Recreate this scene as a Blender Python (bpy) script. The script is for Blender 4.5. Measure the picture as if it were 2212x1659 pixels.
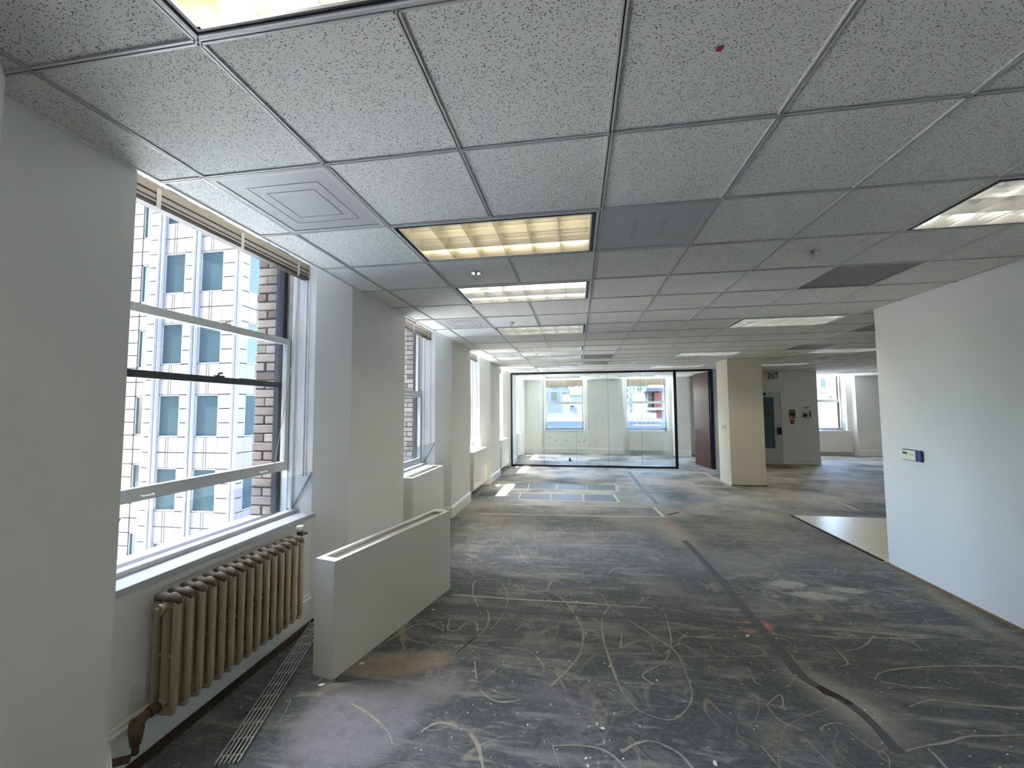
import bpy, math, random
from mathutils import Vector, Matrix
random.seed(7)
R = math.radians
scene = bpy.context.scene
col = scene.collection
for o in list(bpy.data.objects): bpy.data.objects.remove(o)

# ------------------------------------------------------------------ camera
T = .6096                                   # ceiling grid module (2 ft)
F, YAW, PIT, ROL = 883.8, -.1564, .0615, -.0057   # focal length in pixels of the 2212 wide frame
H = 2.737; CAMZ = H - 1.7633 * T
fw = Vector((math.sin(YAW)*math.cos(PIT), math.cos(YAW)*math.cos(PIT), math.sin(PIT)))
rt = Vector((math.cos(YAW), -math.sin(YAW), 0)); up = rt.cross(fw)
rt2 = rt*math.cos(ROL) + up*math.sin(ROL); up2 = up*math.cos(ROL) - rt*math.sin(ROL)
CAM = Vector((0, 0, CAMZ))
def ray(u, v): return fw + rt2*((u-1106)/F) - up2*((v-829.5)/F)
def hit(u, v, ax, val):
    d = ray(u, v); return CAM + d*((val-CAM[ax])/d[ax])
def fl(u, v, z=0): return hit(u, v, 2, z)
def proj(p):
    d = Vector(p)-CAM; z = d.dot(fw)
    return (1106+F*d.dot(rt2)/z, 829.5-F*d.dot(up2)/z, z)
cam = bpy.data.objects.new('camera', bpy.data.cameras.new('camera')); col.objects.link(cam)
cam.data.sensor_width = 36; cam.data.lens = F/2212*36; cam.data.clip_start = .02; cam.data.clip_end = 600
cam.matrix_world = Matrix(((rt2.x, up2.x, -fw.x, 0), (rt2.y, up2.y, -fw.y, 0), (rt2.z, up2.z, -fw.z, CAMZ), (0, 0, 0, 1)))
scene.camera = cam

# ------------------------------------------------------------------ sky, sun, exposure
EXPOSURE = 1.55
SKY, SUN, LAMP, FILL = 1.95, 20.0, 5.0, 11.0
w = bpy.data.worlds.new('sky'); scene.world = w; w.use_nodes = True
nt = w.node_tree; nt.nodes.clear()
so = nt.nodes.new('ShaderNodeOutputWorld'); sb = nt.nodes.new('ShaderNodeBackground'); st = nt.nodes.new('ShaderNodeTexSky')
st.sky_type = 'NISHITA'; st.sun_disc = False; st.sun_elevation = R(67); st.sun_rotation = R(252); st.air_density = 1.0; st.dust_density = 2.0; st.ozone_density = 1.0
sb.inputs[1].default_value = SKY
nt.links.new(st.outputs[0], sb.inputs[0]); nt.links.new(sb.outputs[0], so.inputs[0])
sun = bpy.data.objects.new('sun', bpy.data.lights.new('sun', 'SUN')); col.objects.link(sun)
sun.data.energy = SUN; sun.data.angle = R(.5); sun.data.color = (1, .96, .9)
SUNDIR = Vector((.39, .13, -1)).normalized()
sun.rotation_euler = SUNDIR.to_track_quat('-Z', 'Y').to_euler()
vs = scene.view_settings
vs.view_transform = 'Standard'; vs.look = 'None'; vs.gamma = 1; vs.use_curve_mapping = False; vs.exposure = EXPOSURE
scene.cycles.use_denoising = True
scene.cycles.max_bounces = 14; scene.cycles.diffuse_bounces = 8; scene.cycles.glossy_bounces = 4; scene.cycles.transparent_max_bounces = 24
scene.cycles.sample_clamp_indirect = 6.0; scene.cycles.caustics_reflective = False; scene.cycles.caustics_refractive = False
def portal(loc, rot, sx, sy):
    l = bpy.data.lights.new('window_portal', 'AREA'); l.shape = 'RECTANGLE'; l.size = sx; l.size_y = sy; l.cycles.is_portal = True
    o = bpy.data.objects.new('window_portal', l); col.objects.link(o); o.location = loc; o.rotation_euler = rot

# ------------------------------------------------------------------ materials
def lin(c):
    c = [x/255 for x in c]; return tuple((x/12.92 if x <= .04045 else ((x+.055)/1.055)**2.4) for x in c) + (1,)
MAT = {}
def mat(name, rgb=(200, 200, 200), rough=.6, metal=0, emit=None, estr=0, spec=.5, noise=0, nscale=20, bump=0, bscale=200, coat=0):
    m = bpy.data.materials.new(name); m.use_nodes = True; n = m.node_tree.nodes; L = m.node_tree.links
    b = n['Principled BSDF']; c = lin(rgb)
    b.inputs['Base Color'].default_value = c; b.inputs['Roughness'].default_value = rough; b.inputs['Metallic'].default_value = metal
    b.inputs['Specular IOR Level'].default_value = spec; b.inputs['Coat Weight'].default_value = coat
    if emit: b.inputs['Emission Color'].default_value = lin(emit); b.inputs['Emission Strength'].default_value = estr
    if noise or bump:
        g = n.new('ShaderNodeNewGeometry')
    if noise:
        t = n.new('ShaderNodeTexNoise'); t.inputs['Scale'].default_value = nscale; t.inputs['Detail'].default_value = 5
        L.new(g.outputs['Position'], t.inputs['Vector'])
        x = n.new('ShaderNodeMix'); x.data_type = 'RGBA'
        x.inputs[6].default_value = tuple(v*(1-noise) for v in c[:3])+(1,); x.inputs[7].default_value = tuple(min(1, v*(1+noise)) for v in c[:3])+(1,)
        L.new(t.outputs[0], x.inputs[0]); L.new(x.outputs[2], b.inputs['Base Color'])
    if bump:
        t2 = n.new('ShaderNodeTexNoise'); t2.inputs['Scale'].default_value = bscale; t2.inputs['Detail'].default_value = 3
        L.new(g.outputs['Position'], t2.inputs['Vector'])
        bp = n.new('ShaderNodeBump'); bp.inputs['Strength'].default_value = bump; bp.inputs['Distance'].default_value = .002
        L.new(t2.outputs[0], bp.inputs['Height']); L.new(bp.outputs[0], b.inputs['Normal'])
    MAT[name] = m; return m
def glass(name, tint=(1, 1, 1), refl=.6):
    """thin clear pane: passes light straight through, mirrors a little, more at grazing angles"""
    m = bpy.data.materials.new(name); m.use_nodes = True; n = m.node_tree.nodes; L = m.node_tree.links
    n.remove(n['Principled BSDF'])
    tr = n.new('ShaderNodeBsdfTransparent'); tr.inputs[0].default_value = tint+(1,)
    gl = n.new('ShaderNodeBsdfGlossy'); gl.inputs['Roughness'].default_value = .01
    fc = n.new('ShaderNodeLayerWeight'); fc.inputs[0].default_value = .5
    pw = n.new('ShaderNodeMath'); pw.operation = 'POWER'; pw.inputs[1].default_value = 4.5
    mu = n.new('ShaderNodeMath'); mu.operation = 'MULTIPLY_ADD'; mu.inputs[1].default_value = refl; mu.inputs[2].default_value = .02
    mx = n.new('ShaderNodeMixShader'); L.new(fc.outputs['Facing'], pw.inputs[0]); L.new(pw.outputs[0], mu.inputs[0]); L.new(mu.outputs[0], mx.inputs[0])
    L.new(tr.outputs[0], mx.inputs[1]); L.new(gl.outputs[0], mx.inputs[2]); L.new(mx.outputs[0], n['Material Output'].inputs[0])
    MAT[name] = m; return m
mat('wall', (238, 237, 232), .75, noise=.03, nscale=3, bump=.12, bscale=260)
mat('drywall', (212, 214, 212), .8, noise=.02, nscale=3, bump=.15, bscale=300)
mat('trim', (240, 240, 237), .35, noise=.02, nscale=6)
mat('sillpaint', (186, 188, 190), .4)
mat('cover', (228, 226, 218), .32)
mat('sash', (214, 214, 208), .45, noise=.06, nscale=30)
mat('darksash', (38, 38, 40), .5)
mat('blind', (176, 160, 138), .6, noise=.08, nscale=40)
mat('blinddark', (70, 62, 54), .5)
mat('cord', (210, 205, 190), .7)
mat('black', (16, 16, 18), .45)
mat('blackframe', (14, 14, 17), .35)
mat('radiatortop', (104, 95, 82), .75, noise=.3, nscale=60, bump=.4, bscale=90)
mat('radiator', (168, 157, 131), .45, noise=.14, nscale=45, bump=.4, bscale=90)
mat('rust', (98, 76, 58), .7, noise=.3, nscale=60)
mat('steel', (196, 196, 192), .4, metal=.4)
mat('chrome', (215, 215, 215), .15, metal=1)
mat('gridbar', (196, 196, 192), .4)
mat('gridslot', (60, 60, 62), .6)
mat('louver', (214, 217, 218), .22, metal=.97); mat('louver_lit', (226, 224, 214), .34, metal=.75)  # one louver metal twice; the lit copy has the lamp's cream glow in its colour
mat('housing', (225, 225, 222), .5)
mat('tube_warm', (255, 244, 220), .4, emit=(255, 240, 212), estr=LAMP*.4)
mat('tube_fill', (245, 246, 246), .3, emit=(255, 241, 220), estr=FILL)  # glow added to fill the room; these fixtures look switched off
mat('tube_on', (255, 240, 205), .4, emit=(255, 234, 190), estr=LAMP)
mat('diffuser', (190, 190, 188), .55, noise=.05, nscale=8)
mat('diffuserdark', (128, 126, 122), .5)
mat('diffuserline', (166, 166, 165), .5)
mat('wood', (88, 46, 40), .35, noise=.12, nscale=12)
mat('bluetape', (32, 72, 150), .6)
mat('blueplastic', (24, 58, 112), .4)
mat('cream', (216, 214, 196), .5)
mat('display', (70, 72, 64), .25)
mat('red', (160, 24, 30), .5)
mat('amber', (140, 122, 66), .4)
mat('signcream', (196, 182, 150), .5)
mat('frost', (84, 104, 112), .5)
mat('rubber', (90, 90, 92), .7)
mat('dirt', (52, 40, 30), .95, noise=.4, nscale=30)
mat('rustedge', (120, 96, 64), .95, noise=.35, nscale=25)
mat('mortar', (62, 54, 49), .9)
for i, c in enumerate(((122, 110, 99), (136, 124, 112), (98, 84, 75), (146, 136, 126))): mat('brick%d' % i, c, .9, noise=.22, nscale=28, bump=.6, bscale=60)
mat('glue', (142, 137, 122), .7, noise=.5, nscale=34)
mat('tape', (190, 184, 168), .7, noise=.18, nscale=25)
mat('slot', (62, 66, 68), .6, noise=.25, nscale=15)
mat('panelgrey', (92, 98, 106), .5, noise=.22, nscale=9)
mat('chip', (235, 232, 224), .8)
mat('vinyl', (206, 202, 180), .28, noise=.05, nscale=4)
# outside
mat('stone', (80, 80, 83), .7, noise=.05, nscale=1.5)
mat('stonepink', (81, 77, 78), .7, noise=.05, nscale=1.2)
mat('joint', (46, 42, 46), .9)
mat('towerglass', (40, 52, 55), .08, spec=.22)
mat('towerframe', (98, 100, 100), .4)
mat('bluewall', (72, 79, 98), .7, noise=.05, nscale=.5)
mat('whitewall', (98, 98, 101), .8, noise=.03, nscale=.6)
mat('blueglass', (20, 74, 118), .12, spec=.5)
mat('redbrick', (86, 42, 40), .85, noise=.1, nscale=2)
mat('tanstone', (128, 108, 90), .85, noise=.08, nscale=4)
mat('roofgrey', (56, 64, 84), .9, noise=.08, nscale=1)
mat('asphalt', (168, 166, 160), .95, noise=.1, nscale=.2)
glass('glass', (.99, 1.0, 1.0)); glass('deflector', (.88, .92, .94), .6); glass('partglass', (.945, .98, .972), .5)

def tile_mat():
    m = bpy.data.materials.new('tile'); m.use_nodes = True; n = m.node_tree.nodes; L = m.node_tree.links
    b = n['Principled BSDF']; b.inputs['Roughness'].default_value = .9; b.inputs['Specular IOR Level'].default_value = .2
    g = n.new('ShaderNodeNewGeometry')
    # slight waver so that the flecks are not all parallel
    nz = n.new('ShaderNodeTexNoise'); nz.inputs['Scale'].default_value = 14; nz.inputs['Detail'].default_value = 1; L.new(g.outputs['Position'], nz.inputs['Vector'])
    dsp = n.new('ShaderNodeVectorMath'); dsp.operation = 'MULTIPLY_ADD'; dsp.inputs[1].default_value = (.035, .035, 0)
    L.new(nz.outputs['Color'], dsp.inputs[0]); L.new(g.outputs['Position'], dsp.inputs[2])
    masks = []
    for ang, sx, sy, thr, keep in ((38, 110, 230, .22, .87), (-42, 125, 260, .22, .87), (82, 115, 210, .22, .91), (10, 90, 120, .18, .94)):
        mp = n.new('ShaderNodeMapping'); mp.inputs['Rotation'].default_value = (0, 0, R(ang)); mp.inputs['Scale'].default_value = (sx, sy, 1)
        L.new(dsp.outputs[0], mp.inputs['Vector'])
        v = n.new('ShaderNodeTexVoronoi'); v.voronoi_dimensions = '2D'; v.inputs['Scale'].default_value = 1; L.new(mp.outputs[0], v.inputs['Vector'])
        lt = n.new('ShaderNodeMapRange'); lt.inputs[1].default_value = thr; lt.inputs[2].default_value = thr+.10; lt.inputs[3].default_value = 1; lt.inputs[4].default_value = 0
        L.new(v.outputs['Distance'], lt.inputs[0])
        sp = n.new('ShaderNodeSeparateColor'); L.new(v.outputs['Color'], sp.inputs[0])
        gt = n.new('ShaderNodeMath'); gt.operation = 'GREATER_THAN'; gt.inputs[1].default_value = keep; L.new(sp.outputs[0], gt.inputs[0])
        mu = n.new('ShaderNodeMath'); mu.operation = 'MULTIPLY'; L.new(lt.outputs[0], mu.inputs[0]); L.new(gt.outputs[0], mu.inputs[1]); masks.append(mu)
    a = masks[0]
    for k in masks[1:]:
        mx = n.new('ShaderNodeMath'); mx.operation = 'MAXIMUM'; L.new(a.outputs[0], mx.inputs[0]); L.new(k.outputs[0], mx.inputs[1]); a = mx
    big = n.new('ShaderNodeTexNoise'); big.inputs['Scale'].default_value = 2.2; L.new(g.outputs['Position'], big.inputs['Vector'])
    cb = n.new('ShaderNodeMix'); cb.data_type = 'RGBA'; cb.inputs[6].default_value = lin((228, 227, 221)); cb.inputs[7].default_value = lin((236, 235, 228)); L.new(big.outputs[0], cb.inputs[0])
    x = n.new('ShaderNodeMix'); x.data_type = 'RGBA'; x.inputs[7].default_value = lin((104, 104, 100)); L.new(cb.outputs[2], x.inputs[6]); L.new(a.outputs[0], x.inputs[0]); L.new(x.outputs[2], b.inputs['Base Color'])
    fine = n.new('ShaderNodeTexNoise'); fine.inputs['Scale'].default_value = 260; L.new(g.outputs['Position'], fine.inputs['Vector'])
    hh = n.new('ShaderNodeMath'); hh.operation = 'MULTIPLY_ADD'; hh.inputs[1].default_value = -1.5; L.new(a.outputs[0], hh.inputs[0]); L.new(fine.outputs[0], hh.inputs[2])
    bp = n.new('ShaderNodeBump'); bp.inputs['Strength'].default_value = .35; bp.inputs['Distance'].default_value = .003; L.new(hh.outputs[0], bp.inputs['Height']); L.new(bp.outputs[0], b.inputs['Normal'])
    MAT['tile'] = m
tile_mat()

# floor: dark mastic with dust, streaks, stains (each stain has its own shape)
STAINS = []      # (centre, radii, angle, rgb, strength, softness)
def stain(u0, v0, u1, v1, wid, rgb, strength=.8, soft=.5):
    a = fl(u0, v0); b = fl(u1, v1); c = (a+b)/2; d = b-a
    STAINS.append(((c.x, c.y), (max(d.length/2, .02), wid/2), math.atan2(d.y, d.x), rgb, strength, soft))
stain(735, 1445, 1000, 1415, .26, (138, 128, 114), .85, .35)
stain(620, 1640, 905, 1480, .62, (120, 120, 124), .85, .28)
stain(900, 1520, 1000, 1440, .3, (128, 126, 128), .7, .6)
stain(1660, 1262, 1740, 1262, .16, (150, 148, 138), .85, .25)
stain(1700, 1282, 1830, 1292, .15, (152, 150, 140), .85, .25)
stain(1790, 1270, 1875, 1278, .13, (152, 150, 140), .85, .25)
stain(1485, 1105, 1558, 1108, .42, (150, 144, 130), .8, .4)
stain(1560, 1085, 1800, 1090, .45, (150, 143, 128), .7, .6)
stain(1400, 1085, 1520, 1130, .55, (164, 152, 132), .7, .7)
stain(1420, 1120, 1500, 1190, .5, (170, 158, 138), .6, .8)
stain(1380, 1030, 1500, 1050, .7, (166, 154, 136), .7, .6)
stain(1100, 1068, 1380, 1095, .55, (156, 150, 138), .6, .8)
stain(1010, 1095, 1110, 1085, .5, (172, 162, 140), .7, .7)
stain(990, 1110, 1040, 1080, .4, (172, 162, 140), .7, .7)
stain(1680, 1420, 1930, 1590, .30, (160, 156, 142), .8, .9)
stain(1810, 1470, 1960, 1640, .42, (156, 152, 140), .6, .9)
stain(1600, 1290, 1700, 1330, .5, (120, 120, 114), .6, .9)
stain(1500, 1230, 1640, 1200, .8, (128, 126, 118), .5, .9)
stain(1930, 1230, 2212, 1400, .22, (150, 140, 110), .55, .9)
stain(1080, 1350, 1160, 1430, .3, (90, 96, 96), .3, .9)
stain(1350, 1240, 1500, 1290, .45, (128, 124, 112), .55, .9)
stain(1130, 1490, 1230, 1500, .25, (112, 112, 118), .6, .8)
stain(1180, 1535, 1290, 1530, .2, (104, 106, 112), .5, .8)
stain(1640, 1560, 1730, 1620, .3, (130, 128, 108), .5, .9)
stain(1655, 1012, 1900, 1025, .5, (160, 154, 142), .5, .8)
stain(1660, 1050, 1900, 1060, .5, (158, 150, 134), .5, .8)
# orange marking paint
for a in ((1598, 1343, 1628, 1348, .05), (1600, 1362, 1640, 1364, .05), (1645, 1340, 1668, 1368, .07), (1482, 1178, 1508, 1182, .10), (1432, 1122, 1452, 1128, .12), (1436, 1132, 1470, 1145, .12)):
    stain(*a, (206, 116, 94), .7, .95)
def floor_mat():
    m = bpy.data.materials.new('floor'); m.use_nodes = True; n = m.node_tree.nodes; L = m.node_tree.links
    b = n['Principled BSDF']; b.inputs['Specular IOR Level'].default_value = .3
    g = n.new('ShaderNodeNewGeometry')
    def noise(sc, det=6, ro=.6, scale3=None, dist=0):
        t = n.new('ShaderNodeTexNoise'); t.inputs['Scale'].default_value = sc; t.inputs['Detail'].default_value = det; t.inputs['Roughness'].default_value = ro; t.inputs['Distortion'].default_value = dist
        if scale3:
            mp = n.new('ShaderNodeMapping'); mp.inputs['Scale'].default_value = scale3; L.new(g.outputs['Position'], mp.inputs['Vector']); L.new(mp.outputs[0], t.inputs['Vector'])
        else: L.new(g.outputs['Position'], t.inputs['Vector'])
        return t
    def ramp(src, lo, hi, a=0, bb=1):
        r = n.new('ShaderNodeMapRange'); r.inputs[1].default_value = lo; r.inputs[2].default_value = hi; r.inputs[3].default_value = a; r.inputs[4].default_value = bb; L.new(src, r.inputs[0]); return r.outputs[0]
    def mixc(fac, c0, c1):
        x = n.new('ShaderNodeMix'); x.data_type = 'RGBA'
        (L.new(c0, x.inputs[6]) if not isinstance(c0, tuple) else setattr(x.inputs[6], 'default_value', c0))
        (L.new(c1, x.inputs[7]) if not isinstance(c1, tuple) else setattr(x.inputs[7], 'default_value', c1))
        (L.new(fac, x.inputs[0]) if not isinstance(fac, float) else setattr(x.inputs[0], 'default_value', fac)); return x.outputs[2]
    def mul(a, k):
        x = n.new('ShaderNodeMath'); x.operation = 'MULTIPLY'; L.new(a, x.inputs[0])
        (L.new(k, x.inputs[1]) if not isinstance(k, float) else setattr(x.inputs[1], 'default_value', k)); return x.outputs[0]
    base = mixc(noise(1.1).outputs[0], lin((60, 66, 68)), lin((74, 80, 81)))
    base = mixc(mul(ramp(noise(34, 6, .75).outputs[0], .48, .78), .6), base, lin((118, 121, 119)))
    # dust that has been swept along the room
    streak = ramp(noise(1, 8, .68, (1.1, 7.5, 1), .6).outputs[0], .52, .74)
    base = mixc(mul(streak, .75), base, lin((158, 154, 144)))
    streak2 = ramp(noise(1, 6, .7, (7, 60, 1), .3).outputs[0], .60, .72)
    base = mixc(mul(streak2, .6), base, lin((174, 170, 158)))
    # more dust towards the untrodden far part of the floor
    sp = n.new('ShaderNodeSeparateXYZ'); L.new(g.outputs['Position'], sp.inputs[0])
    far = ramp(sp.outputs[1], 4.2, 8.5)
    blot = ramp(noise(.9, 6, .6).outputs[0], .36, .6)
    mo = ramp(noise(3.2, 9, .72, None, 1.2).outputs[0], .50, .66)
    mo2 = ramp(noise(.55, 3).outputs[0], .38, .58)
    base = mixc(mul(mul(mo, mo2), .62), base, lin((150, 147, 139)))
    mo3 = ramp(noise(1, 9, .75, (4, 12, 1), 1.0).outputs[0], .56, .68)
    base = mixc(mul(mo3, .5), base, lin((166, 161, 150)))
    dk = ramp(noise(2.4, 7, .7, (1, 2.2, 1), .8).outputs[0], .56, .70)
    base = mixc(mul(dk, .2), base, lin((52, 58, 61)))
    base = mixc(mul(mul(far, blot), .95), base, lin((178, 172, 160)))
    # thin glue scribbles: level lines of a smooth noise
    for sc, k, off in ((1.7, .55, 0), (2.6, .4, 9)):
        t = n.new('ShaderNodeTexNoise'); t.inputs['Scale'].default_value = sc; t.inputs['Detail'].default_value = .4; t.inputs['Distortion'].default_value = .8
        mp = n.new('ShaderNodeMapping'); mp.inputs['Location'].default_value = (off, off, off); L.new(g.outputs['Position'], mp.inputs['Vector']); L.new(mp.outputs[0], t.inputs['Vector'])
        s = n.new('ShaderNodeMath'); s.operation = 'SUBTRACT'; s.inputs[1].default_value = .5; L.new(t.outputs[0], s.inputs[0])
        ab = n.new('ShaderNodeMath'); ab.operation = 'ABSOLUTE'; L.new(s.outputs[0], ab.inputs[0])
        line = ramp(ab.outputs[0], .0035, .0065, 1, 0)
        gate = ramp(noise(1.3, 2).outputs[0], .46, .54)
        base = mixc(mul(mul(line, gate), k), base, lin((150, 140, 116)))
    # crumbs
    v = n.new('ShaderNodeTexVoronoi'); v.inputs['Scale'].default_value = 26; L.new(g.outputs['Position'], v.inputs['Vector'])
    vs_ = n.new('ShaderNodeSeparateColor'); L.new(v.outputs['Color'], vs_.inputs[0])
    gt = n.new('ShaderNodeMath'); gt.operation = 'GREATER_THAN'; gt.inputs[1].default_value = .86; L.new(vs_.outputs[0], gt.inputs[0])
    base = mixc(mul(mul(ramp(v.outputs['Distance'], .10, .18, 1, 0), gt.outputs[0]), .7), base, lin((196, 190, 174)))
    # stains
    wob = noise(7, 5, .65); wv = n.new('ShaderNodeVectorMath'); wv.operation = 'SUBTRACT'; wv.inputs[1].default_value = (.5, .5, .5); L.new(wob.outputs['Color'], wv.inputs[0])
    wsc = n.new('ShaderNodeVectorMath'); wsc.operation = 'MULTIPLY_ADD'; wsc.inputs[1].default_value = (.16, .16, 0); L.new(wv.outputs[0], wsc.inputs[0]); L.new(g.outputs['Position'], wsc.inputs[2])
    mott = ramp(noise(16, 6, .7).outputs[0], .3, .55, .55, 1)
    for (cx, cy), (rx, ry), ang, rgb, k, soft in STAINS:
        mp = n.new('ShaderNodeMapping'); mp.vector_type = 'TEXTURE'; mp.inputs['Location'].default_value = (cx, cy, 0); mp.inputs['Rotation'].default_value = (0, 0, ang); mp.inputs['Scale'].default_value = (rx*1.1, ry*1.1, 1000)
        L.new(wsc.outputs[0], mp.inputs['Vector'])
        ln = n.new('ShaderNodeVectorMath'); ln.operation = 'LENGTH'; L.new(mp.outputs[0], ln.inputs[0])
        base = mixc(mul(mul(ramp(ln.outputs['Value'], 1-soft, 1.0+soft*.1, 1, 0), mott), k), base, lin(rgb))
    L.new(base, b.inputs['Base Color'])
    L.new(ramp(noise(5).outputs[0], .3, .7, .55, .75), b.inputs['Roughness'])
    bp = n.new('ShaderNodeBump'); bp.inputs['Strength'].default_value = .3; bp.inputs['Distance'].default_value = .004; L.new(noise(40, 6, .7).outputs[0], bp.inputs['Height']); L.new(bp.outputs[0], b.inputs['Normal'])
    MAT['floor'] = m
floor_mat()

# ------------------------------------------------------------------ mesh helpers
def tag(o, label=None, cat=None, group=None, kind=None):
    if label: o['label'] = label
    if cat: o['category'] = cat
    if group: o['group'] = group
    if kind: o['kind'] = kind
    return o
def empty(name, loc=(0, 0, 0), rz=0, parent=None):
    o = bpy.data.objects.new(name, None); col.objects.link(o); o.empty_display_size = .05
    o.location = loc; o.rotation_euler = (0, 0, rz); o.parent = parent; return o
class MB:
    def __init__(s): s.v = []; s.f = []; s.sm = []
    def add(s, vs, fs, smooth=False):
        k = len(s.v); s.v += [tuple(p) for p in vs]; s.f += [tuple(i+k for i in f) for f in fs]; s.sm += [smooth]*len(fs); return s
    def box(s, a, b):
        (x0, y0, z0), (x1, y1, z1) = a, b
        return s.add([(x0, y0, z0), (x1, y0, z0), (x1, y1, z0), (x0, y1, z0), (x0, y0, z1), (x1, y0, z1), (x1, y1, z1), (x0, y1, z1)],
                     [(0, 3, 2, 1), (4, 5, 6, 7), (0, 1, 5, 4), (1, 2, 6, 5), (2, 3, 7, 6), (3, 0, 4, 7)])
    def prism(s, pts, z0, z1):
        n = len(pts)
        a = sum(pts[i][0]*pts[(i+1) % n][1]-pts[(i+1) % n][0]*pts[i][1] for i in range(n))
        if a < 0: pts = pts[::-1]
        return s.add([(x, y, z0) for x, y in pts]+[(x, y, z1) for x, y in pts],
                     [tuple(range(n))[::-1], tuple(range(n, 2*n))]+[(i, (i+1) % n, n+(i+1) % n, n+i) for i in range(n)])
    def extr(s, pts, d):            # planar 3D polygon pushed along d
        n = len(pts); d = Vector(d); q = [Vector(p) for p in pts]
        return s.add(q+[p+d for p in q], [tuple(range(n))[::-1], tuple(range(n, 2*n))]+[(i, (i+1) % n, n+(i+1) % n, n+i) for i in range(n)])
    def tube(s, path, r, n=10, caps=True, sq=1):
        path = [Vector(p) for p in path]; rs = r if isinstance(r, (list, tuple)) else [r]*len(path); k = len(s.v); rings = []
        u = None
        for i, p in enumerate(path):
            t = (path[min(i+1, len(path)-1)]-path[max(i-1, 0)]).normalized()
            if u is None: u = t.orthogonal().normalized()
            u = (u-t*u.dot(t)).normalized(); w_ = t.cross(u)
            rings.append([p+(u*math.cos(2*math.pi*j/n)+w_*math.sin(2*math.pi*j/n))*rs[i] for j in range(n)])
        vs_ = [p for r_ in rings for p in r_]
        fs = [(i*n+j, i*n+(j+1) % n, (i+1)*n+(j+1) % n, (i+1)*n+j) for i in range(len(path)-1) for j in range(n)]
        s.add(vs_, fs, True)
        if caps:
            s.f.append(tuple(k+j for j in range(n))[::-1]); s.f.append(tuple(k+(len(path)-1)*n+j for j in range(n))); s.sm += [False, False]
        return s
    def disc(s, c, axis, r, h, n=16): return s.tube([Vector(c), Vector(c)+Vector(axis)*h], r, n)
    def build(s, name, m, parent=None, world=False, loc=None):
        me = bpy.data.meshes.new(name)
        off = Vector((0, 0, 0))
        if world and parent is not None:
            p = parent
            while p is not None: off += p.location; p = p.parent
        if loc is not None: off = Vector(loc)
        me.from_pydata([tuple(Vector(v)-off) for v in s.v], [], s.f); me.polygons.foreach_set('use_smooth', s.sm)
        me.materials.append(MAT[m] if isinstance(m, str) else m); me.update()
        o = bpy.data.objects.new(name, me); col.objects.link(o)
        if parent is not None: o.parent = parent
        if loc is not None: o.location = loc
        return o
def inst(src, parent, loc=(0, 0, 0), m=None, rz=None):
    o = src.copy(); col.objects.link(o); o.parent = parent; o.location = loc
    if rz is not None: o.rotation_euler = (0, 0, rz)
    if m: o.material_slots[0].link = 'OBJECT'; o.material_slots[0].material = MAT[m]
    return o
def copy_tree(o, parent=None):
    c = o.copy(); col.objects.link(c); c.parent = parent
    for ch in list(o.children): copy_tree(ch, c)
    return c
def bevel(o, w_=.003, seg=2):
    md = o.modifiers.new('bevel', 'BEVEL'); md.width = w_; md.segments = seg; md.limit_method = 'ANGLE'; return o
def struct(o, label, cat): return tag(o, label, cat, kind='structure')
def sweep(mb, path, prof):
    """plan polyline (room lies on its left), profile [(distance into room, z)]"""
    n = len(path); rows = []
    for i, p in enumerate(path):
        p = Vector(p); dirs = []
        if i > 0: dirs.append((p-Vector(path[i-1])).normalized())
        if i < n-1: dirs.append((Vector(path[i+1])-p).normalized())
        ns = [Vector((-d.y, d.x)) for d in dirs]; m_ = sum(ns, Vector((0, 0))).normalized(); k = 1/max(.35, m_.dot(ns[0]))
        rows.append([(p.x+m_.x*d*k, p.y+m_.y*d*k, z) for d, z in prof])
    q = len(prof); vs_ = [v for r in rows for v in r]
    fs = [(i*q+j, (i+1)*q+j, (i+1)*q+j+1, i*q+j+1) for i in range(n-1) for j in range(q-1)]
    fs += [tuple(range(q)), tuple((n-1)*q+j for j in range(q))[::-1]]
    return mb.add(vs_, fs)
def gx(c): return (c-2.7634)*T
def gy(r): return (r+1.5981)*T

# ------------------------------------------------------------------ room dimensions
XL, XI, XG, XO = -1.93, -2.13, -2.36, -2.66       # pier face, wall under windows, glass, outside face
PITCH, BAYW, SPL, SPN = 2.905, 1.79, .215, .14    # splay of the far and of the near side of a bay
BAYS = [1.49+PITCH*k for k in range(-1, 5)]         # near pier corner of each bay; index 1 is the nearest window in view
Y0, YF, XR, XE = -3.0, 15.45, 3.25, 12.0           # back wall, far pier face, right wall, east wall
SILL, HEAD = .838, 3.30
ZT = 3.42

# floor
fo = struct(MB().box((XO, Y0-.15, -.12), (XE+.15, 16.2, 0)).build('floor', 'floor'), 'bare dark grey floor with dried carpet glue and dust', 'floor')
MB().box((3.262, 5.06, .0), (XE, 7.02, .004)).build('vinyl_patch', 'vinyl', fo)
MB().box((3.225, 5.10, .0), (3.268, 7.05, .005)).build('edge_strip', 'dirt', fo)
MB().box((XI+.03, 1.60, .0), (XI+.09, 3.2, .006)).build('dirt_strip', 'dirt', fo)
MB().box((XR-.035, Y0, .0), (XR, 5.03, .012)).build('rubble_strip', 'rustedge', fo)

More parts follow.
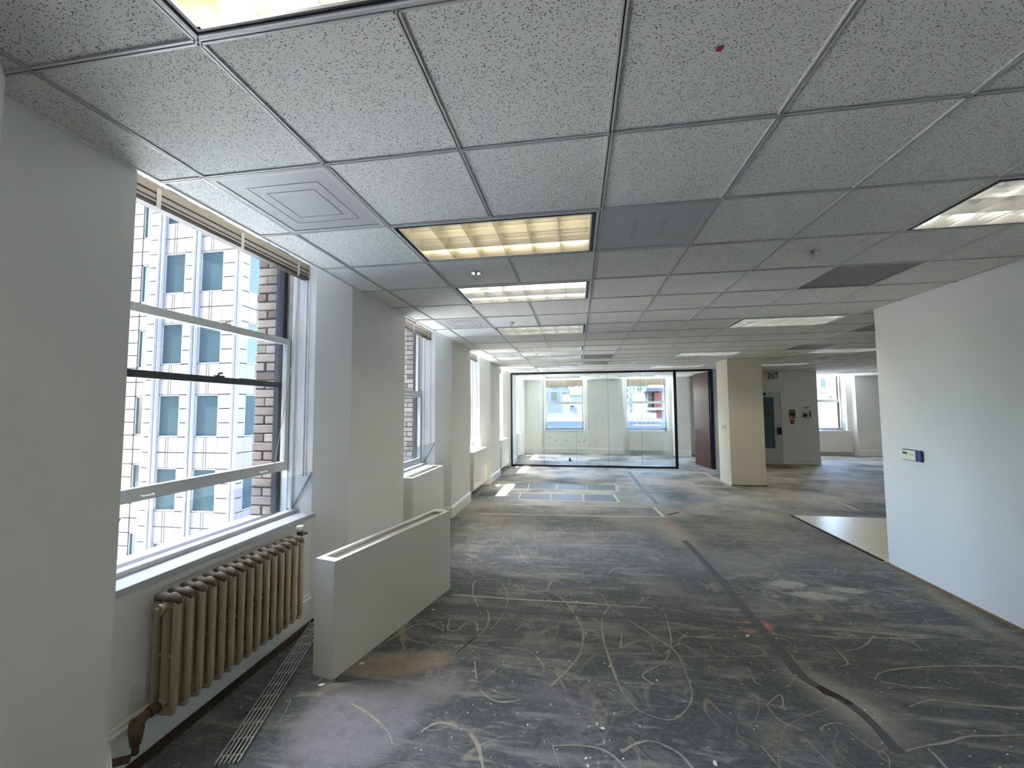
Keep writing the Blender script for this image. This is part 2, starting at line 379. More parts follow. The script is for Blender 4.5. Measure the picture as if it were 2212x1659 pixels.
# left wall : piers, spandrels, heads, plenum closure
wl = MB()
edges = [Y0-.1]
for A in BAYS: edges += [A, A+BAYW]
edges.append(16.2)
for i in range(0, len(edges), 2):
    a, b = edges[i], edges[i+1]
    pts = [(XO, a-(SPL if i else 0)), (XI, a-(SPL if i else 0)), (XL, a), (XL, b), (XI, b+(SPN if i < len(edges)-2 else 0)), (XO, b+(SPN if i < len(edges)-2 else 0))]
    wl.prism(pts, 0, ZT)
for A in BAYS:
    wl.box((XO, A+SPN-.001, 0), (XI, A+BAYW-SPL+.001, SILL-.035)); wl.box((XO, A+SPN-.001, HEAD), (XI, A+BAYW-SPL+.001, ZT))
    wl.box((XL-.02, A-.0, H+.012), (XL, A+BAYW, ZT)); wl.box((XI-.02, A, HEAD), (XL, A+BAYW, ZT))
wall_left = struct(wl.build('wall_left', 'wall'), 'white plaster window wall with splayed piers along the left', 'wall')
BBP = [(0, 0), (.016, 0), (.016, .135), (.022, .137), (.022, .15), (.012, .156), (.012, .17), (.005, .178), (0, .178)]
bb = MB()
for i in range(0, len(edges), 2):
    a, b = edges[i], edges[i+1]; first, last = i == 0, i == len(edges)-2
    path = ([] if first else [(XI, a-SPL), ]) + [(XL, a), (XL, b)] + ([] if last else [(XI, b+SPN)])
    if i == 4: path = [(XL, a), (XL, b), (XI, b+SPN)]
    sweep(bb, path[::-1], BBP)
for A in BAYS: sweep(bb, [(XI, A+SPN), (XI, A+BAYW-SPL)][::-1], [(d, z*1.18) for d, z in BBP])
struct(bb.build('baseboard_left', 'trim'), 'moulded white baseboard along the window wall', 'baseboard')
tr = MB()
for i in range(0, len(edges)-2, 2): pass
tr.box((XL-.002, Y0, H-.004), (XL+.02, YF, H+.012))
struct(tr.build('trim_1', 'trim'), 'thin white ceiling edge angle along the window wall', 'trim')

# near-left pilaster beside the camera
pp = MB().prism([(XL, .55), (XL, 1.045), (-1.80, .985), (-1.60, .83), (-1.60, .55)], 0, ZT)
struct(pp.build('pilaster', 'wall'), 'plain white pilaster at the left edge next to the ceiling corner', 'pilaster')

# other walls
struct(MB().box((XO, Y0-.15, 0), (XE+.15, Y0, ZT)).build('wall_back', 'wall'), 'plain white wall behind the viewer', 'wall')
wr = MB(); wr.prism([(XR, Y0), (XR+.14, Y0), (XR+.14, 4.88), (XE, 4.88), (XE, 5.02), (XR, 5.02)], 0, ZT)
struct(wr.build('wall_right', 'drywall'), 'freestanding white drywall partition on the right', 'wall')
struct(MB().box((XE, Y0, 0), (XE+.15, 16.2, ZT)).build('wall_east', 'wall'), 'plain white wall at the hidden right end', 'wall')
YE = 13.3
we = MB()
we.prism([(3.73, 12.02), (4.12, 12.02), (4.12, YE), (7.0, YE), (7.0, 16.3), (6.86, 16.3), (6.86, YE+.14), (4.0, YE+.14), (4.0, 12.16), (3.73, 12.16)], 0, ZT)
struct(we.build('wall_exit', 'wall'), 'grey shaded wall with the exit door behind the column', 'wall')
ebb = MB(); sweep(ebb, [(7.0, YE), (5.985, YE)][::1], BBP); sweep(ebb, [(7.0, YE+1), (7.0, YE)], BBP)
struct(ebb.build('baseboard_exit', 'trim'), 'white baseboard on the exit door wall', 'baseboard')
cl = MB().box((3.25, 9.5, 0), (3.945, 10.2, ZT))
cob = struct(cl.build('column', mat('columnpaint', (236, 228, 210), .7, bump=.1, bscale=250)), 'square freestanding cream painted column in the middle distance', 'column')
MB().box((3.247, 9.494, 0), (3.948, 9.5, .022)).build('base_rust', 'rustedge', cob)

# far wall (bays recessed) : A x -1.33..0.39, B x 1.66..3.42 ; right far window x 7.85..9.5
FB = [(-1.33, .39), (1.66, 3.42)]; FD = .2
wf = MB()
ys = [XO, FB[0][0], FB[0][1], FB[1][0], FB[1][1], 6.9]
for a, b in ((ys[0], ys[1]), (ys[2], ys[3]), (ys[4], ys[5])): wf.box((a, YF, 0), (b, 16.2, ZT))
wf.box((3.40, 14.92, 0), (3.86, YF+.01, ZT))
FWIN = []
for a, b in FB:
    c = (a+b)/2; h = .74
    wf.box((a, YF+FD, 0), (b, 16.2, SILL-.035)); wf.box((a, YF+FD, HEAD), (b, 16.2, ZT)); wf.box((a, YF+FD, SILL-.035), (c-h, 16.2, HEAD)); wf.box((c+h, YF+FD, SILL-.035), (b, 16.2, HEAD)); wf.box((a, YF, HEAD), (b, YF+FD+.02, ZT)); wf.box((a, YF, H+.012), (b, YF+.02, ZT))
    FWIN.append((c, YF+FD))
YR = 15.75; RB = (7.75, 9.48)
wf.box((6.99, YR, 0), (RB[0], 16.4, ZT)); wf.box((RB[1], YR, 0), (XE, 16.4, ZT))
a, b = RB; c = (a+b)/2-.02; h = .70
wf.box((a, YR+FD, 0), (b, 16.4, SILL-.035)); wf.box((a, YR+FD, HEAD), (b, 16.4, ZT)); wf.box((a, YR+FD, SILL-.035), (c-h, 16.4, HEAD)); wf.box((c+h, YR+FD, SILL-.035), (b, 16.4, HEAD)); wf.box((a, YR, HEAD), (b, YR+FD+.02, ZT)); wf.box((a, YR, H+.012), (b, YR+.02, ZT))
FWIN.append((c, YR+FD))
wall_far = struct(wf.build('wall_far', 'wall'), 'white far wall with recessed window bays', 'wall')
fbb = MB()
BBF = [(0, 0), (.018, 0), (.018, .15), (.024, .152), (.024, .17), (.012, .178), (.012, .21), (0, .215)]
path = [(XL, YF), (FB[0][0], YF), (FB[0][0], YF+FD), (FB[0][1], YF+FD), (FB[0][1], YF), (FB[1][0], YF), (FB[1][0], YF+FD), (FB[1][1]-.02, YF+FD)]
sweep(fbb, path[::-1], BBF); sweep(fbb, [(3.40, YF), (3.40, 14.92), (3.86, 14.92)][::-1], BBF); sweep(fbb, [(RB[1], YR), (XE, YR)][::-1], BBF)
struct(fbb.build('baseboard_far', 'trim'), 'tall white baseboard along the far wall', 'baseboard')
# screw holes left in the far wall
hb = MB()
for x, z in ((.679, .927), (1.51, .503), (.726, 2.06), (1.556, 2.052), (.70, .49), (.83, 1.42), (.95, 1.30), (.69, 1.22), (.93, 1.22), (1.6, 1.33), (1.28, 2.72), (1.31, 2.68), (.60, 2.72), (.52, .75), (-1.62, 2.05), (-1.61, 1.35), (-1.62, .5), (1.40, 1.20)):
    hb.disc((x, YF-.002, z), (0, 1, 0), .014, .004, 8)
for x, z in ((-.82, .47), (-.41, .47), (.30, .49), (-1.0, .58)): hb.disc((x, YF+FD-.002, z), (0, 1, 0), .018, .004, 8)
tag(hb.build('anchor_holes', 'black', wall_far), kind='stuff')

# ------------------------------------------------------------------ ceiling
struct_c = MB().prism([(XL-.02, Y0-.1), (XE+.1, Y0-.1), (XE+.1, YR+.02), (6.9, YR+.02), (6.9, YF+.02), (XL-.02, YF+.02)], H+.16, H+.30).build('ceiling', 'housing')
ceil = struct(struct_c, 'suspended ceiling of square speckled acoustic tiles in a metal grid', 'ceiling')
LIGHTS = [(1, -1), (1, 2), (1, 4), (1, 7), (1, 10), (1, 12), (1, 15), (1, 21), (6, 2), (6, 7), (6, 12), (6, 16), (5, 21), (10, 12), (10, 16), (16, 21)]
DIFFS = [(0, 1), (3, 2), (6, 4), (0, 6), (0, 11), (0, 16), (3, 12), (3, 14), (9, 8), (9, 11)]
busy = {(c+k, r) for c, r in LIGHTS for k in (0, 1)} | set(DIFFS)
cells = []
for c in range(-1, 23):
    for r in range(-6, 25):
        if (c, r) in busy: continue
        x0, x1, y0, y1 = max(gx(c), XL+.004), min(gx(c+1), XE), max(gy(r), Y0), min(gy(r+1), YF if gx(c+1) < 7 else YR)
        if gx(c) > XR-.02 and y0 < 4.9: y0 = max(y0, 5.02)
        if x0 < XR < x1 and (y0+y1)/2 < 4.9: x1 = min(x1, XR)
        if x1-x0 < .03 or y1-y0 < .03: continue
        if 4.05 < (x0+x1)/2 < 6.95 and (y0+y1)/2 > YE+.05: continue
        m_ = ((x0+x1)/2, (y0+y1)/2, H); u, v, d = proj(m_)
        vis = d > .3 and -250 < u < 2460 and -300 < v < 1000
        if vis and m_[0] > XR and m_[1] > 5.02:      # behind the right partition?
            xc = m_[0]*5.02/m_[1]; vis = xc < XR+.5
        area = (x1-x0)*(y1-y0)*(H-CAMZ)/max(d, .3)**3 if vis else 0
        cells.append((area, x0, x1, y0, y1))
cells.sort(reverse=True)
tm = MB().box((-.5, -.5, 0), (.5, .5, .015)).build('ceiling_tile', 'tile', ceil)
G = .007
rest = MB()
for i, (ar, x0, x1, y0, y1) in enumerate(cells):
    if i < 290 and ar > 0:
        o = tm if i == 0 else inst(tm, ceil)
        o.location = ((x0+x1)/2, (y0+y1)/2, H+.004+random.uniform(-.0015, .0015)); o.scale = (x1-x0-2*G*.6, y1-y0-2*G*.6, 1)
    else: rest.box((x0+G, y0+G, H+.004), (x1-G, y1-G, H+.02))
tag(rest.build('distant_ceiling_tiles', 'tile', ceil), kind='stuff')
def runner(a, b, axis):
    m_ = MB()
    # slotted bar: two lips and a recessed dark slot between them
    for s in (-1, 1):
        lo, hi = sorted((s*.0025, s*.0095))
        if axis == 0: m_.box((a[0], a[1]+lo, H-.003), (b[0], a[1]+hi, H+.022))
        else: m_.box((a[0]+lo, a[1], H-.003), (a[0]+hi, b[1], H+.022))
    o = m_.build('grid_runner', 'gridbar', ceil)
    s_ = MB()
    if axis == 0: s_.box((a[0], a[1]-.0025, H+.004), (b[0], a[1]+.0025, H+.02))
    else: s_.box((a[0]-.0025, a[1], H+.004), (a[0]+.0025, b[1], H+.02))
    s_.build('slot', 'gridslot', o)
for c in range(0, 24):
    x = gx(c)
    if x > XE-.05: break
    yb = YF if x < 4.05 else (YE if x < 7 else YR)
    segs = [(Y0 if x < XR else 5.02, yb)]
    if c in (2, 7, 6, 11, 17):      # cross runners stop at the troffers
        cuts = sorted(gy(r) for cc, r in LIGHTS if cc+1 == c); s0 = segs[0][0]; segs = []
        for q in cuts:
            segs.append((s0, q)); s0 = q+T
        segs.append((s0, yb))
    for a_, b_ in segs:
        if b_-a_ > .05: runner((x, a_), (x, b_), 1)
for r in range(-6, 25):
    y = gy(r)
    if y < Y0 or y > YR: continue
    for a_, b_ in ([(XL, XR)] if y < 5.02 else [(XL, XE)] if y < YE else [(XL, 4.05), (7, XE)] if y < YF else [(7, XE)]): runner((a_, y), (b_, y), 0)

ORD = ['first', 'second', 'third', 'fourth', 'fifth', 'sixth', 'seventh', 'eighth']
# troffer : 2 x 4 ft, 18 cell parabolic louver
def make_light(lit):
    root = empty('ceiling_light'); W, D = 2*T-.03, T-.03
    h = MB()
    for s in (-1, 1): h.box((s*W/2-.004, -D/2, .0), (s*W/2+.004, D/2, .128)); h.box((-W/2, s*D/2-.004, .0), (W/2, s*D/2+.004, .128))
    h.box((-W/2, -D/2, .126), (W/2, D/2, .134)); h.build('housing', 'housing', root)
    f = MB()
    for a, b in (((-W/2, -D/2), (W/2, -D/2+.02)), ((-W/2, D/2-.02), (W/2, D/2)), ((-W/2, -D/2+.02), (-W/2+.026, D/2-.02)), ((W/2-.026, -D/2+.02), (W/2, D/2-.02))):
        f.box((a[0], a[1], .006), (b[0], b[1], .03))
    f.build('frame', 'black', root)
    w2, d2 = W/2-.028, D/2-.022
    rim = MB()
    for a, b in (((-w2, -d2), (w2, -d2+.008)), ((-w2, d2-.008), (w2, d2)), ((-w2, -d2), (-w2+.008, d2)), ((w2-.008, -d2), (w2, d2))): rim.box((a[0], a[1], .0), (b[0], b[1], .088))
    LM = 'louver_lit' if lit else 'louver'; rim.build('louver_rim', LM, root)
    def blade(p, q, across):      # wedge: thin edge down, concave flanks
        m_ = MB(); prof = [(.0015, .003), (.003, .025), (.006, .05), (.011, .07), (.018, .088)]
        pr = [(-a, z) for a, z in prof][::-1]+[(a, z) for a, z in prof]
        if across: m_.extr([(p, q+0, 0)]*0 or [(p+a, -d2, z) for a, z in pr], (0, 2*d2, 0))
        else: m_.extr([(-w2, p+a, z) for a, z in pr], (2*w2, 0, 0))
        return m_.build('louver_blade', LM, root)
    for k in range(1, 6): blade(-w2+2*w2*k/6, 0, True)
    for k in range(1, 3): blade(-d2+2*d2*k/3, 0, False)
    for k in range(3):
        y = -d2+2*d2*(k+.5)/3
        MB().tube([(-w2+.02, y, .105), (w2-.02, y, .105)], .013, 10).build('lamp_tube', {0: 'tube_fill', 1: 'tube_on', 2: 'tube_warm'}[lit], root)
    return root
protos_l = [make_light(k) for k in (0, 1, 2)]
usedp = {}
def labels_light(c, r):
    row = {1: 'left row by the windows', 6: 'middle row of the room', 10: 'right row past the column', 16: 'far right corner', 5: 'glass walled room'}[c]
    k = sum(1 for cc, rr in LIGHTS if cc == c and rr < r)
    if (c, r) == (1, -1): return 'glowing warm louvered ceiling light cut off at the top left'
    if (c, r) == (1, 2): return 'nearest complete louvered ceiling light, cream lit, in the left row'
    if (c, r) == (6, 2): return 'silver louvered ceiling light cut by the right picture edge'
    if (c, r) == (1, 21): return 'louvered ceiling light at the left inside the glass walled room'
    if (c, r) == (5, 21): return 'louvered ceiling light at the right inside the glass walled room'
    if c == 16: return 'louvered ceiling light before the far right window'
    return 'louvered ceiling light with added fill glow, %s from the front of the %s' % (ORD[k], row)
for c, r in LIGHTS:
    lit = {(1, -1): 1, (1, 2): 2}.get((c, r), 0)
    src = protos_l[lit]
    o = src if not usedp.get(lit) else copy_tree(src)
    usedp[lit] = True
    o.location = (gx(c)+T, gy(r)+T/2, H-.004); tag(o, labels_light(c, r), 'ceiling light', 'louvered ceiling lights')
# air diffusers
def make_diff(kind):
    root = empty('air_diffuser'); s = T/2-.012
    f = MB()
    for a, b in (((-s, -s), (s, -s+.02)), ((-s, s-.02), (s, s)), ((-s, -s+.02), (-s+.02, s-.02)), ((s-.02, -s+.02), (s, s-.02))): f.box((a[0], a[1], 0), (b[0], b[1], .012))
    f.build('frame', 'diffuser' if kind != 'dark' else 'diffuserdark', root)
    MB().box((-s+.02, -s+.02, .004), (s-.02, s-.02, .008)).build('face_plate', PERF if kind == 'perf' else 'diffuser' if kind == 'plain' else 'diffuserdark', root)
    if kind == 'perf':
        for q in (.19, .13):
            m_ = MB()
            for a, b in (((-q, -q), (q, -q+.006)), ((-q, q-.006), (q, q)), ((-q, -q), (-q+.006, q)), ((q-.006, -q), (q, q))): m_.box((a[0], a[1], .0022), (b[0], b[1], .005))
            m_.build('ring', 'diffuserline', root)
    if kind == 'plain':
        for x in (-.10, -.085, .06, .075): MB().box((x, -.12, .0025), (x+.006, .12, .005)).build('vane_line', 'diffuserline', root)
    return root
def perf_mat():
    m = mat('perf', (170, 170, 170), .5); n = m.node_tree.nodes; L = m.node_tree.links; b = n['Principled BSDF']
    g = n.new('ShaderNodeNewGeometry'); mp = n.new('ShaderNodeMapping'); mp.inputs['Scale'].default_value = (1, 1, 0); mp.inputs['Rotation'].default_value = (0, 0, R(45)); L.new(g.outputs['Position'], mp.inputs[0])
    v = n.new('ShaderNodeTexVoronoi'); v.voronoi_dimensions = '2D'; v.inputs['Randomness'].default_value = 0; v.inputs['Scale'].default_value = 170; L.new(mp.outputs[0], v.inputs['Vector'])
    r = n.new('ShaderNodeMapRange'); r.inputs[1].default_value = .28; r.inputs[2].default_value = .36; L.new(v.outputs['Distance'], r.inputs[0])
    x = n.new('ShaderNodeMix'); x.data_type = 'RGBA'; x.inputs[6].default_value = lin((110, 110, 110)); x.inputs[7].default_value = lin((200, 200, 198)); L.new(r.outputs[0], x.inputs[0]); L.new(x.outputs[2], b.inputs['Base Color'])
    return m
PERF = perf_mat()
protos = {k: make_diff(k) for k in ('perf', 'plain', 'dark')}; dused = set()
dl = {(0, 1): ('perf', 'perforated square air diffuser beside the nearest window'), (3, 2): ('plain', 'flat grey square air diffuser right of the nearest complete light'), (6, 4): ('dark', 'dark square air return panel near the right partition'),
      (0, 6): ('perf', 'perforated square air diffuser beside the second window'), (0, 11): ('perf', 'perforated square air diffuser beside the fourth window'), (0, 16): ('perf', 'square air diffuser in the corner before the glass partition'),
      (3, 12): ('dark', 'dark square air panel, nearer of two before the glass partition'), (3, 14): ('dark', 'dark square air panel, farther of two before the glass partition'),
      (9, 8): ('dark', 'dark square air panel cut by the right partition edge'), (9, 11): ('dark', 'dark square air panel above right of the column')}
for (c, r), (k, lab) in dl.items():
    o = protos[k] if k not in dused else copy_tree(protos[k]); dused.add(k)
    o.location = (gx(c)+T/2, gy(r)+T/2, H-.003); tag(o, lab, 'air vent', 'square ceiling air panels')
# sprinklers
def make_spr():
    root = empty('fire_sprinkler')
    MB().disc((0, 0, -.006), (0, 0, 1), .036, .008, 20).build('escutcheon', 'chrome', root)
    b = MB(); b.tube([(0, 0, 0), (0, 0, -.02)], .011, 10)
    for s in (-1, 1): b.tube([(s*.008, 0, -.018), (s*.014, 0, -.03), (s*.004, 0, -.046)], .003, 6)
    b.build('body', 'steel', root); MB().disc((0, 0, -.05), (0, 0, 1), .016, .004, 14).build('deflector', 'steel', root); return root
sp0 = make_spr()
SPR = [(1.5, 3.47, 'nearest of the left row, behind the cream lit light'), (5.45, 3.45, 'near the dark return panel on the right'), (1.48, 6.56, 'second of the left row'), (1.5, 11.5, 'third of the left row'), (1.5, 16.6, 'last of the left row before the glass partition'),
       (3.3, 17.0, 'just above the glass partition frame'), (5.5, 10.5, 'above the middle of the open floor'), (5.5, 15.5, 'between the middle row lights and the door'), (10.48, 10.47, 'beside the top edge of the right partition'), (16.2, 20.0, 'before the far right window'), (3.0, 21.4, 'inside the glass walled room')]
for i, (c, r, t) in enumerate(SPR):
    o = sp0 if i == 0 else copy_tree(sp0); o.location = (gx(c), gy(r), H-.002 if False else H+.002); tag(o, 'small chrome ceiling sprinkler ' + t, 'sprinkler', 'ceiling sprinklers')
p = hit(1554, 107, 2, H)
tag(MB().disc((0, 0, 0), (0, 0, 1), .0095, .0006, 24).build('red_sticker', 'red', loc=None), 'round red dot sticker on a ceiling tile', 'sticker').location = (p.x, p.y, H+.0012)
tag(MB().disc((gx(11.5), gy(14.5), H-.004), (0, 0, 1), .09, .008, 24).build('smoke_detector', 'diffuserdark'), 'small flat round detector on the ceiling right of the column', 'detector')

# ------------------------------------------------------------------ windows
def window(name, W, raised, label, blind=True, bricks=True, tint='glass'):
    """local x along the wall, y outwards, z up; origin on the inner wall plane"""
    root = empty(name); h = W/2
    sill = MB(); sill.box((-h-.01, -.03, SILL-.032), (h+.01, .12, SILL)); sill.box((-h, .12, SILL-.03), (h, .18, SILL+.028)); sill.box((-h, .18, SILL-.035), (h, .36, SILL-.02 if raised else SILL+.028)); bevel(sill.build('sill', 'sillpaint', root))
    MB().box((-h, -.012, SILL-.075), (h, .0, SILL-.032)).build('apron', 'trim', root)
    ca = MB()
    for s in (-1, 1):
        for y0, y1, t in ((.055, .068, .006), (.075, .10, .016), (.108, .116, .008), (.165, .20, .022)):
            x0, x1 = sorted((s*h, s*(h-t))); ca.box((x0, y0, 1.13 if y0 < .15 else SILL+.03), (x1, y1, HEAD))
    ca.box((-h, .165, HEAD-.03), (h, .2, HEAD)); ca.build('casing', 'trim', root)
    ex = MB()
    for s in (-1, 1):
        x0, x1 = sorted((s*h, s*(h-.05))); ex.box((x0, .285, SILL), (x1, .33, HEAD)); x0, x1 = sorted((s*h, s*(h-.022))); ex.box((x0, .2, SILL), (x1, .205, HEAD))
    ex.box((-h, .205, SILL-.034), (h, .37, SILL-.015 if raised else SILL+.03)); ex.box((-h, .285, HEAD-.05), (h, .33, HEAD)); ex.build('outer_frame', 'darksash', root)
    def sash(nm, y0, y1, z0, z1, brail, trail, m, lockz):
        o = MB(); st_ = .042; hh = h-.024
        for s in (-1, 1):
            x0, x1 = sorted((s*hh, s*(hh-st_))); o.box((x0, y0, z0), (x1, y1, z1))
        o.box((-hh+st_, y0, z0), (hh-st_, y1, z0+brail)); o.box((-hh+st_, y0, z1-trail), (hh-st_, y1, z1)); ob = o.build(nm, m, root)
        yc = (y0+y1)/2; MB().box((-hh+st_, yc-.0015, z0+brail), (hh-st_, yc+.0015, z1-trail)).build('pane', tint, ob); return ob
    d = .31 if raised else 0
    ls = sash('lower_sash', .205, .243, SILL+.032+d, 1.938+d, .072, .048, 'sash', 0)
    us = sash('upper_sash', .247, .283, 1.848, HEAD-.005, .042, .05, 'darksash' if raised else 'sash', 0)
    zt = 1.938+d
    lk = MB(); lk.box((.03, .208, zt), (.10, .238, zt+.008)); lk.tube([(.065, .222, zt+.006), (.065, .222, zt+.022)], .011, 10); lk.tube([(.065, .222, zt+.018), (.1, .215, zt+.026)], .006, 8); lk.build('sash_lock', 'sash', ls)
    for x in (-.42, .42):
        l_ = MB(); l_.tube([(x-.03, .2, SILL+.06+d), (x-.03, .185, SILL+.055+d), (x+.03, .185, SILL+.055+d), (x+.03, .2, SILL+.06+d)], .006, 8); l_.build('sash_lift', 'sash', ls)
    ke = MB(); ke.box((.03, .243, 1.89), (.10, .26, 1.90)); ke.tube([(.05, .25, 1.89), (.06, .25, 1.915), (.085, .25, 1.918)], .007, 8); ke.build('keeper', 'darksash' if raised else 'sash', us)
    # tilted glass wind deflector with metal end channels
    df = MB(); a = Vector((0, .165, SILL+.034)); b = Vector((0, -.005, 1.165)); nrm = Vector((0, .006, .002))
    df.extr([(-h+.02, a.y, a.z), (h-.02, a.y, a.z), (h-.02, b.y, b.z), (-h+.02, b.y, b.z)], nrm); dfo = df.build('wind_deflector', 'deflector', root)
    for s in (-1, 1):
        e = MB(); e.tube([(s*(h-.012), a.y, a.z), (s*(h-.012), b.y, b.z)], .007, 6); e.build('end_channel', 'steel', dfo)
    tag(root, label, 'window', kind='structure')
    if bricks:
        zz = SILL-.02; k = 0
        MB().box((h-.012, .335, SILL-.05), (h+.03, .53, HEAD)).build('mortar_bed', 'mortar', root)
        while zz < HEAD-.06:
            parts = [(.338, .528)] if k % 2 else [(.338, .428), (.438, .528)]
            for y0, y1 in parts:
                key = round(y1-y0, 3)
                if key not in BR: BR[key] = bevel(MB().box((-.03, 0, 0), (.0, y1-y0, .064)).build('brick', 'brick0', root), .006, 1); o = BR[key]
                else: o = inst(BR[key], root)
                o.location = (h+.002+random.uniform(-.005, .005), y0+random.uniform(-.004, .006), zz+random.uniform(-.002, .002)); o.material_slots[0].link = 'OBJECT'; o.material_slots[0].material = MAT['brick%d' % random.choice((0, 0, 1, 1, 2, 3))]
            zz += .0735; k += 1
    return root
BR = {}
WW = BAYW-SPL-SPN; WC = (BAYW-SPL+SPN)/2
NTH = ['hidden', 'nearest', 'second', 'third', 'fourth', 'fifth']
for k, A in enumerate(BAYS):
    lab = ['white sash window beside the viewer, outside the picture', 'nearest white double hung window with its lower sash raised', 'second white sash window along the left wall, brick beyond its glass',
           'third sash window along the left wall, sunlight on its reveal', 'fourth sash window along the left wall, just before the glass partition', 'fifth left sash window, inside the glass walled room'][k]
    wnd = window('window_%d' % (k+1), WW, k == 1, lab, bricks=k in (1, 2, 3))
    wnd.location = (XI, A+WC, 0); wnd.rotation_euler = (0, 0, R(90))
    portal((XO-.03, A+WC, 2.05), (0, R(-90), 0), 2.4, 1.46)
for k, (c, y) in enumerate(FWIN):
    wnd = window('window_%d' % (k+7), (1.46, 1.46, 1.38)[k], False, ('left sash window in the far wall behind the glass partition', 'right sash window in the far wall above a white radiator cover', 'far right sash window past the exit door wall')[k], bricks=False)
    wnd.location = (c, y, 0)
    portal((c, 16.45, 2.05), (R(90), 0, R(180)), 1.46, 2.4)
fs = MB().box((0, 0, 0), (.09, .10, 2.1)).build('stone_reveal', 'tanstone', None); fs.parent = wnd; fs.location = (.60, .335, SILL)

# blinds drawn up
def blind(W, drop, plain=False):
    root = empty('window_blind'); h = W/2
    MB().box((-h, -.025, -.045), (h, .025, 0)).build('headrail', 'blind', root)
    n = max(3, int(drop/.011))
    for i in range(n):
        z = -.05-drop*i/n
        MB().box((-h+.01, -.024, z-.006), (h-.01, .024, z+.0045)).build('slat', 'blind' if i % 3 or plain else 'blinddark', root)
    MB().box((-h+.005, -.026, -.07-drop), (h-.005, .026, -.052-drop)).build('bottom_rail', 'blinddark', root)
    for x in (-h*.8, 0, h*.8): MB().box((x-.012, -.028, -.072-drop), (x+.012, -.0265, -.02)).build('ladder_tape', 'cord', root)
    return root
for k, A in enumerate(BAYS):
    if k == 0 or k > 4: continue
    b_ = blind(WW-.05, .055); b_.location = (XI-.075, A+WC, 2.865 if k == 1 else 2.85); b_.rotation_euler = (0, 0, R(90))
    tag(b_, 'tan slatted blind pulled up at the %s window on the left' % NTH[k], 'blind', 'drawn up window blinds')
    if k == 1:
        MB().tube([(.60, .0, -.12), (.585, .03, -.8), (.46, .06, -1.62)], .003, 6).build('pull_cord', 'cord', b_)
for k, (c, y) in enumerate(FWIN[:2]):
    b_ = blind(1.40, .24, True); b_.location = (c, y+.05, 2.80); tag(b_, 'tan blind half lowered over the %s far window' % ('left', 'right')[k], 'blind', 'drawn up window blinds')
    if k == 0: b_.rotation_euler = (0, R(-.8), 0)

# ------------------------------------------------------------------ radiator
RX, RY0, RN, RP = -2.035, 1.815, 15, .0665
rad = empty('radiator', (RX, RY0, 0))
sec = MB(); z0, z1 = .185, .735
for x in (-.056, 0, .056):
    sec.tube([(x, 0, z0+.02), (x, 0, z0+.05), (x, 0, z1-.05), (x, 0, z1-.02)], [.016, .018, .018, .016], 10)
top = MB(); top.tube([(-.066, 0, z1-.03), (-.055, 0, z1-.006), (-.03, 0, z1+.004), (0, 0, z1-.004), (.03, 0, z1+.004), (.055, 0, z1-.006), (.066, 0, z1-.03)], [.012, .02, .021, .019, .021, .02, .012], 10)
sec.tube([(-.066, 0, z0+.03), (-.05, 0, z0+.008), (0, 0, z0+.006), (.05, 0, z0+.008), (.066, 0, z0+.03)], [.012, .019, .02, .019, .012], 10)
sec.tube([(-.055, 0, .45), (.055, 0, .45)], .008, 8)
for z in (z1-.045, z0+.045): sec.tube([(0, -RP/2, z), (0, RP/2, z)], .024, 12)
s0 = sec.build('radiator_section', 'radiator', rad); t0 = top.build('section_top', 'radiatortop', s0)
for i in range(1, RN): o = inst(s0, rad, (0, i*RP, 0)); inst(t0, o)
pl_ = MB(); pl_.tube([(0, -.035, z1-.045), (0, -.05, z1-.045)], .027, 12); pl_.tube([(0, -.05, z1-.045), (0, -.066, z1-.045)], .016, 6); pl_.build('end_plug', 'radiator', rad)
vb = MB(); vb.tube([(0, -.03, z0+.045), (0, -.07, z0+.045)], .026, 10); vb.tube([(0, -.07, z0+.045), (0, -.10, z0+.04), (.0, -.125, z0+.03)], [.02, .024, .03], 10)
vb.tube([(0, -.125, z0+.05), (0, -.125, z0-.0), (0, -.125, z0-.06)], [.028, .03, .02], 10); vb.tube([(0, -.125, z0-.05), (0, -.125, z0-.10)], .014, 8); vb.build('valve', 'rust', rad)
st_ = MB(); st_.tube([(-.01, -.14, .075), (-.085, -.19, .078)], .017, 10); st_.tube([(-.075, -.184, .078), (-.09, -.194, .078)], .024, 10); st_.build('pipe_stub', 'rust', rad)
av = MB(); ye = RN*RP-.03
av.tube([(0, ye-.03, z1-.03), (0, ye+.03, z1-.02)], .012, 8); av.tube([(.0, ye+.02, z1-.03), (.0, ye+.02, z1+.01), (.0, ye+.02, z1+.035)], [.02, .018, .022], 12); av.build('vent_base', 'black', rad)
MB().tube([(0, ye+.02, z1+.035), (0, ye+.02, z1+.075)], .024, 14).build('vent_cap', 'cream', rad)
wv = MB(); wv.tube([(.0+.03*math.cos(t*math.pi/8), ye+.05+.03*math.sin(t*math.pi/8), z1+.01) for t in range(17)], .006, 6); wv.build('hand_wheel', 'black', rad)
tag(rad, 'old cream cast iron column radiator under the nearest window', 'radiator')

